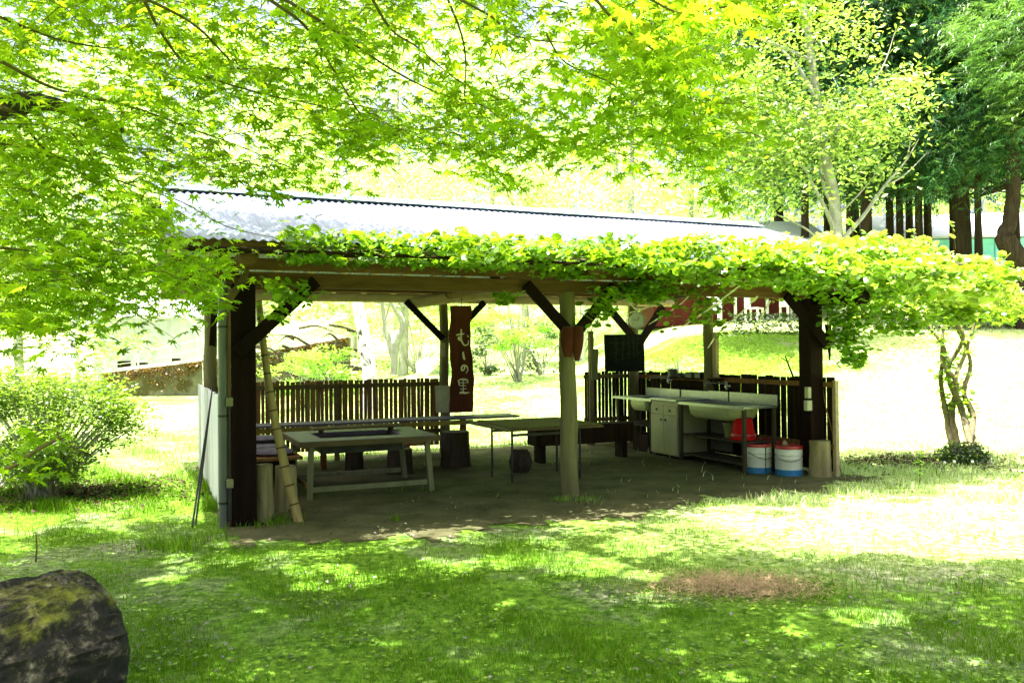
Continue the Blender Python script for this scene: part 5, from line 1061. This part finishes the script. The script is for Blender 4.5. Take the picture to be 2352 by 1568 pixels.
def grass(n, xr, yr, h0, h1, w_, clumpy):
    out = []
    tot = 0
    while tot < n:
        k = n; Yg = yr[0]*(yr[1]/yr[0])**rng.random(k); x = rng.uniform(-1, 1, k)*(Yg*.66+.5); y = Yg
        f = np.sin(x*2.7+1)*np.sin(y*3.3)+.6*np.sin(x*6.1+y*4.3)+.4*np.sin(x*13+2)*np.sin(y*11); ok = (rng.random(k) < np.clip(.55+.45*f, .06, 1)*1.0) & ~(inside_floor(x, y) & (rng.random(k) > .012))
        ok &= ((x-1.35)/.42)**2+((y-4.95)/.28)**2 > rng.random(k)*.9+.2
        ok &= ~((x < -2.2) & (x > -2.8-.0*y) & (y < 3.9) & (y > 1))
        out.append(np.stack([x, y, f], 1)[ok]); tot += ok.sum()
    P = np.concatenate(out)[:n]; x, y, f = P.T; z = ground_z(x, y); hgt = rng.uniform(h0, h1, n)*(1+.7*np.clip(f, 0, 1.4)); a = rng.uniform(0, 2*PI, n); ln = rng.uniform(.15, .9, n)*hgt; b = rng.uniform(0, 2*PI, n); ww = w_*rng.uniform(.7, 1.3, n)
    B = np.stack([x, y, z], 1); s_ = np.stack([np.cos(a), np.sin(a), 0*a], 1)*ww[:, None]/2; le = np.stack([np.cos(b)*ln, np.sin(b)*ln, 0*b], 1); up = np.stack([0*a, 0*a, hgt], 1)
    V = np.stack([B-s_, B+s_, B+le*.35+up*.62+s_*.7, B+le*.35+up*.62-s_*.7, B+le+up*.95], 1)
    return V.reshape(-1, 3)
V = np.concatenate([grass(150000, None, (2.6, 9), .010, .032, .0035, 1), grass(52000, None, (8, 22), .03, .075, .009, 1)])
tuft = []
for (px, py, n, h_, rr) in ((400, 1262, 260, .16, .16), (350, 1255, 160, .14, .14), (470, 1240, 120, .10, .2), (120, 1225, 160, .12, .3), (300, 1180, 200, .10, .35), (850, 1330, 160, .08, .3), (720, 1330, 160, .08, .25), (1080, 1330, 120, .05, .12), (560, 1200, 220, .10, .25), (640, 1200, 180, .08, .2), (1345, 1150, 140, .07, .12), (1290, 1150, 90, .06, .08), (905, 1200, 40, .08, .05), (1640, 1350, 160, .07, .2), (1980, 1340, 160, .07, .3), (1500, 1270, 200, .08, .4), (1900, 1060, 240, .16, .15), (1930, 1090, 240, .12, .2), (2120, 1110, 120, .14, .15), (485, 1170, 240, .16, .12), (490, 1120, 140, .14, .12), (2230, 1345, 160, .07, .2), (2100, 1400, 140, .06, .3), (1180, 1250, 160, .08, .3), (1000, 1290, 160, .07, .3), (1300, 1330, 160, .06, .3)):
    c_ = gp(px, py)
    x = c_.x+rng.normal(0, rr*.6, n); y = c_.y+rng.normal(0, rr*.6, n); z = ground_z(x, y); hg = h_*rng.uniform(.4, 1.1, n); a = rng.uniform(0, 2*PI, n); b = rng.uniform(0, 2*PI, n); ln = hg*rng.uniform(.1, .7, n)
    B = np.stack([x, y, z], 1); s_ = np.stack([np.cos(a), np.sin(a), 0*a], 1)*.0028; le = np.stack([np.cos(b)*ln, np.sin(b)*ln, 0*b], 1); up = np.stack([0*a, 0*a, hg], 1)
    tuft.append(np.stack([B-s_, B+s_, B+le*.35+up*.62+s_*.7, B+le*.35+up*.62-s_*.7, B+le+up*.95], 1).reshape(-1, 3))
V = np.concatenate([V]+tuft); n = len(V)//5
lp_ = (np.arange(n)*5)[:, None]+np.array([0, 1, 2, 3, 3, 2, 4])[None]; tot = np.tile([4, 3], n); stt = np.concatenate([[0], np.cumsum(tot)[:-1]])
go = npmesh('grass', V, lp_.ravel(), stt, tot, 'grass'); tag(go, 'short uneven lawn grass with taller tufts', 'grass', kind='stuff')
# leaf litter
def litter(n, fn, size, mat, name, label):
    P = fn(n); P[:, 2] = ground_z(P[:, 0], P[:, 1])+rng.uniform(.006, .03, n); o = cloud(name, P, T_oval(.7, .15), size, mat, None, flat=.6); tag(o, label, 'leaf litter', kind='stuff')
M['litter'] = surf('bleached_litter', (0.1056, 0.0864, 0.0672), (0.2976, 0.2784, 0.264), (60, 60, 60), .9, lo=.35, hi=.65)
M['litterdark'] = surf('brown_litter', (0.03, 0.0175, 0.01), (0.11, 0.075, 0.05), (60, 60, 60), .95, lo=.35, hi=.65)
def lf(n):
    Yg = 2.8*(9/2.8)**rng.random(n); k_ = rng.integers(0, 40, n); cx_ = rng.uniform(-1, 1, 40)[k_]; cy_ = (2.8*(8.5/2.8)**rng.random(40))[k_]; fr_ = rng.random(n) < .6
    return np.stack([np.where(fr_, cx_*cy_*.62+rng.normal(0, .25, n), rng.uniform(-1, 1, n)*Yg*.66), np.where(fr_, cy_+rng.normal(0, .2, n), Yg), 0*Yg], 1)
litter(620, lf, .026, 'litter', 'fallen_leaves', 'bleached fallen leaves scattered over the lawn')
c_ = gp(130, 1130); c2_ = gp(2120, 1060); litter(2600, lambda n: np.stack([c_.x+rng.normal(0, .9, n), c_.y+rng.normal(0, .55, n), np.zeros(n)], 1), .05, 'litterdark', 'leaf_litter', 'brown leaf litter below the shrub at the left')
litter(2200, lambda n: np.stack([c2_.x-.1+rng.normal(0, .75, n), c2_.y+rng.normal(0, .45, n), np.zeros(n)], 1), .045, 'litterdark', 'leaf_litter', 'brown leaf litter around the foot of the vine')
def weeds(n):
    out = []
    for _ in range(170):
        Y_ = 3.0*(9.5/3.0)**rnd.random(); X_ = rnd.uniform(-1, 1)*Y_*.64; k = int(n/170); out.append(np.stack([X_+rng.normal(0, .13, k), Y_+rng.normal(0, .10, k), np.zeros(k)], 1))
    P = np.concatenate(out); return P[~inside_floor(P[:, 0], P[:, 1])]
P = weeds(9000); P[:, 2] = ground_z(P[:, 0], P[:, 1])+rng.uniform(.008, .045, len(P)); tag(cloud('ground_weeds', P, ROUND, .022, 'l_shrub', None, flat=.75), 'small round leaved weeds growing in patches in the lawn', 'weeds', kind='stuff')
litter(500, lambda n: (lambda A, B: np.stack([AX+A*U.x+B*N.x, AY+A*U.y+B*N.y, np.zeros(n)], 1))(rng.uniform(0, 6.6, n), rng.uniform(-1.0, 3.8, n)), .022, 'litterdark', 'floor_litter', 'crumbs of leaf litter on the earth floor')
# dried straw patch on the lawn
M['straw'] = surf('dry_straw', (0.24, 0.144, 0.084), (0.504, 0.36, 0.216), (60, 60, 60), .95)
n = 5200; sx_ = 1.35+rng.normal(0, .27, n); sy_ = 4.95+rng.normal(0, .15, n); c0_ = gp(1690, 1352); sx_ += c0_.x-1.35; sy_ += c0_.y-4.95; a = rng.uniform(0, 2*PI, n); l_ = rng.uniform(.03, .09, n); B = np.stack([sx_, sy_, ground_z(sx_, sy_)+rng.uniform(.012, .05, n)], 1)
e_ = np.stack([np.cos(a)*l_, np.sin(a)*l_, rng.uniform(0, .02, n)], 1); s_ = np.stack([-np.sin(a), np.cos(a), 0*a], 1)*.0018
V = np.stack([B-s_, B+s_, B+e_], 1).reshape(-1, 3); o = npmesh('dry_straw', V, np.arange(3*n), np.arange(n)*3, np.full(n, 3), 'straw'); tag(o, 'patch of dried brown straw on the shaded lawn', 'straw', kind='stuff')
# ivy mound at the vine foot, sunlit weed, seed heads
iv_ = thing('ivy_mound', gp(2215, 1062), 0, 'dark leafy mound at the foot of the vine stems', 'plant'); n = 900; d = rng.normal(0, 1, (n, 3)); d /= np.linalg.norm(d, axis=1)[:, None]; d[:, 2] = np.abs(d[:, 2])
cloud('foliage', d*np.array([.34, .3, .26])*rng.uniform(.6, 1.05, n)[:, None], OVAL, .06, 'l_dark', iv_, flat=.4)
cloud('foliage', d[:260]*np.array([.36, .32, .28])*rng.uniform(.9, 1.1, 260)[:, None], OVAL, .05, 'l_shrub', iv_, flat=.4)
def weed(px, py, h, label, n=16, size=.07, mat='l_vine'):
    p_ = gp(px, py); t = thing('tall_weed', p_, 0, label, 'plant'); m = MB(); m.tube([(0, 0, 0), (.01, 0, h*.5), (0, 0, h)], [.007, .005, .003], 6); m.build('stem', 'twig', t)
    z = np.linspace(h*.25, h, n); a = np.arange(n)*2.4; A = np.stack([np.cos(a), np.sin(a), 0*a+.3], 1); cloud('leaves', np.stack([.03*np.cos(a), .03*np.sin(a), z], 1), T_oval(.4, .1), size, mat, t, flat=.6, axis=A)
weed(2112, 1112, .36, 'sunlit upright weed with broad pale leaves right of the pavilion', 18, .08, 'l_bush'); weed(2150, 1100, .14, 'small weed just right of the sunlit one', 8, .05)
weed(82, 1290, .22, 'lone thin grass stalk left above the mossy log', 3, .02)
for px, py, h, lab in ((2190, 1100, .20, 'white seed head left of the pair by the vine foot'), (2232, 1098, .19, 'white seed head right of the pair by the vine foot'), (2168, 1085, .12, 'small low white seed head near the weed')):
    p_ = gp(px, py); t = thing('dandelion_clock', p_, 0, lab, 'flower', 'dandelion seed heads'); m = MB(); m.tube([(0, 0, 0), (.01, 0, h)], .0025, 6); m.build('stalk', 'twig', t)
    bm = bmesh.new(); bmesh.ops.create_icosphere(bm, subdivisions=2, radius=.017); me = bpy.data.meshes.new('seed_head'); bm.to_mesh(me); bm.free(); o = bpy.data.objects.new('seed_head', me); COL.objects.link(o); me.materials.append(M['whitewood']); o.parent = t; o.location = (.01, 0, h)
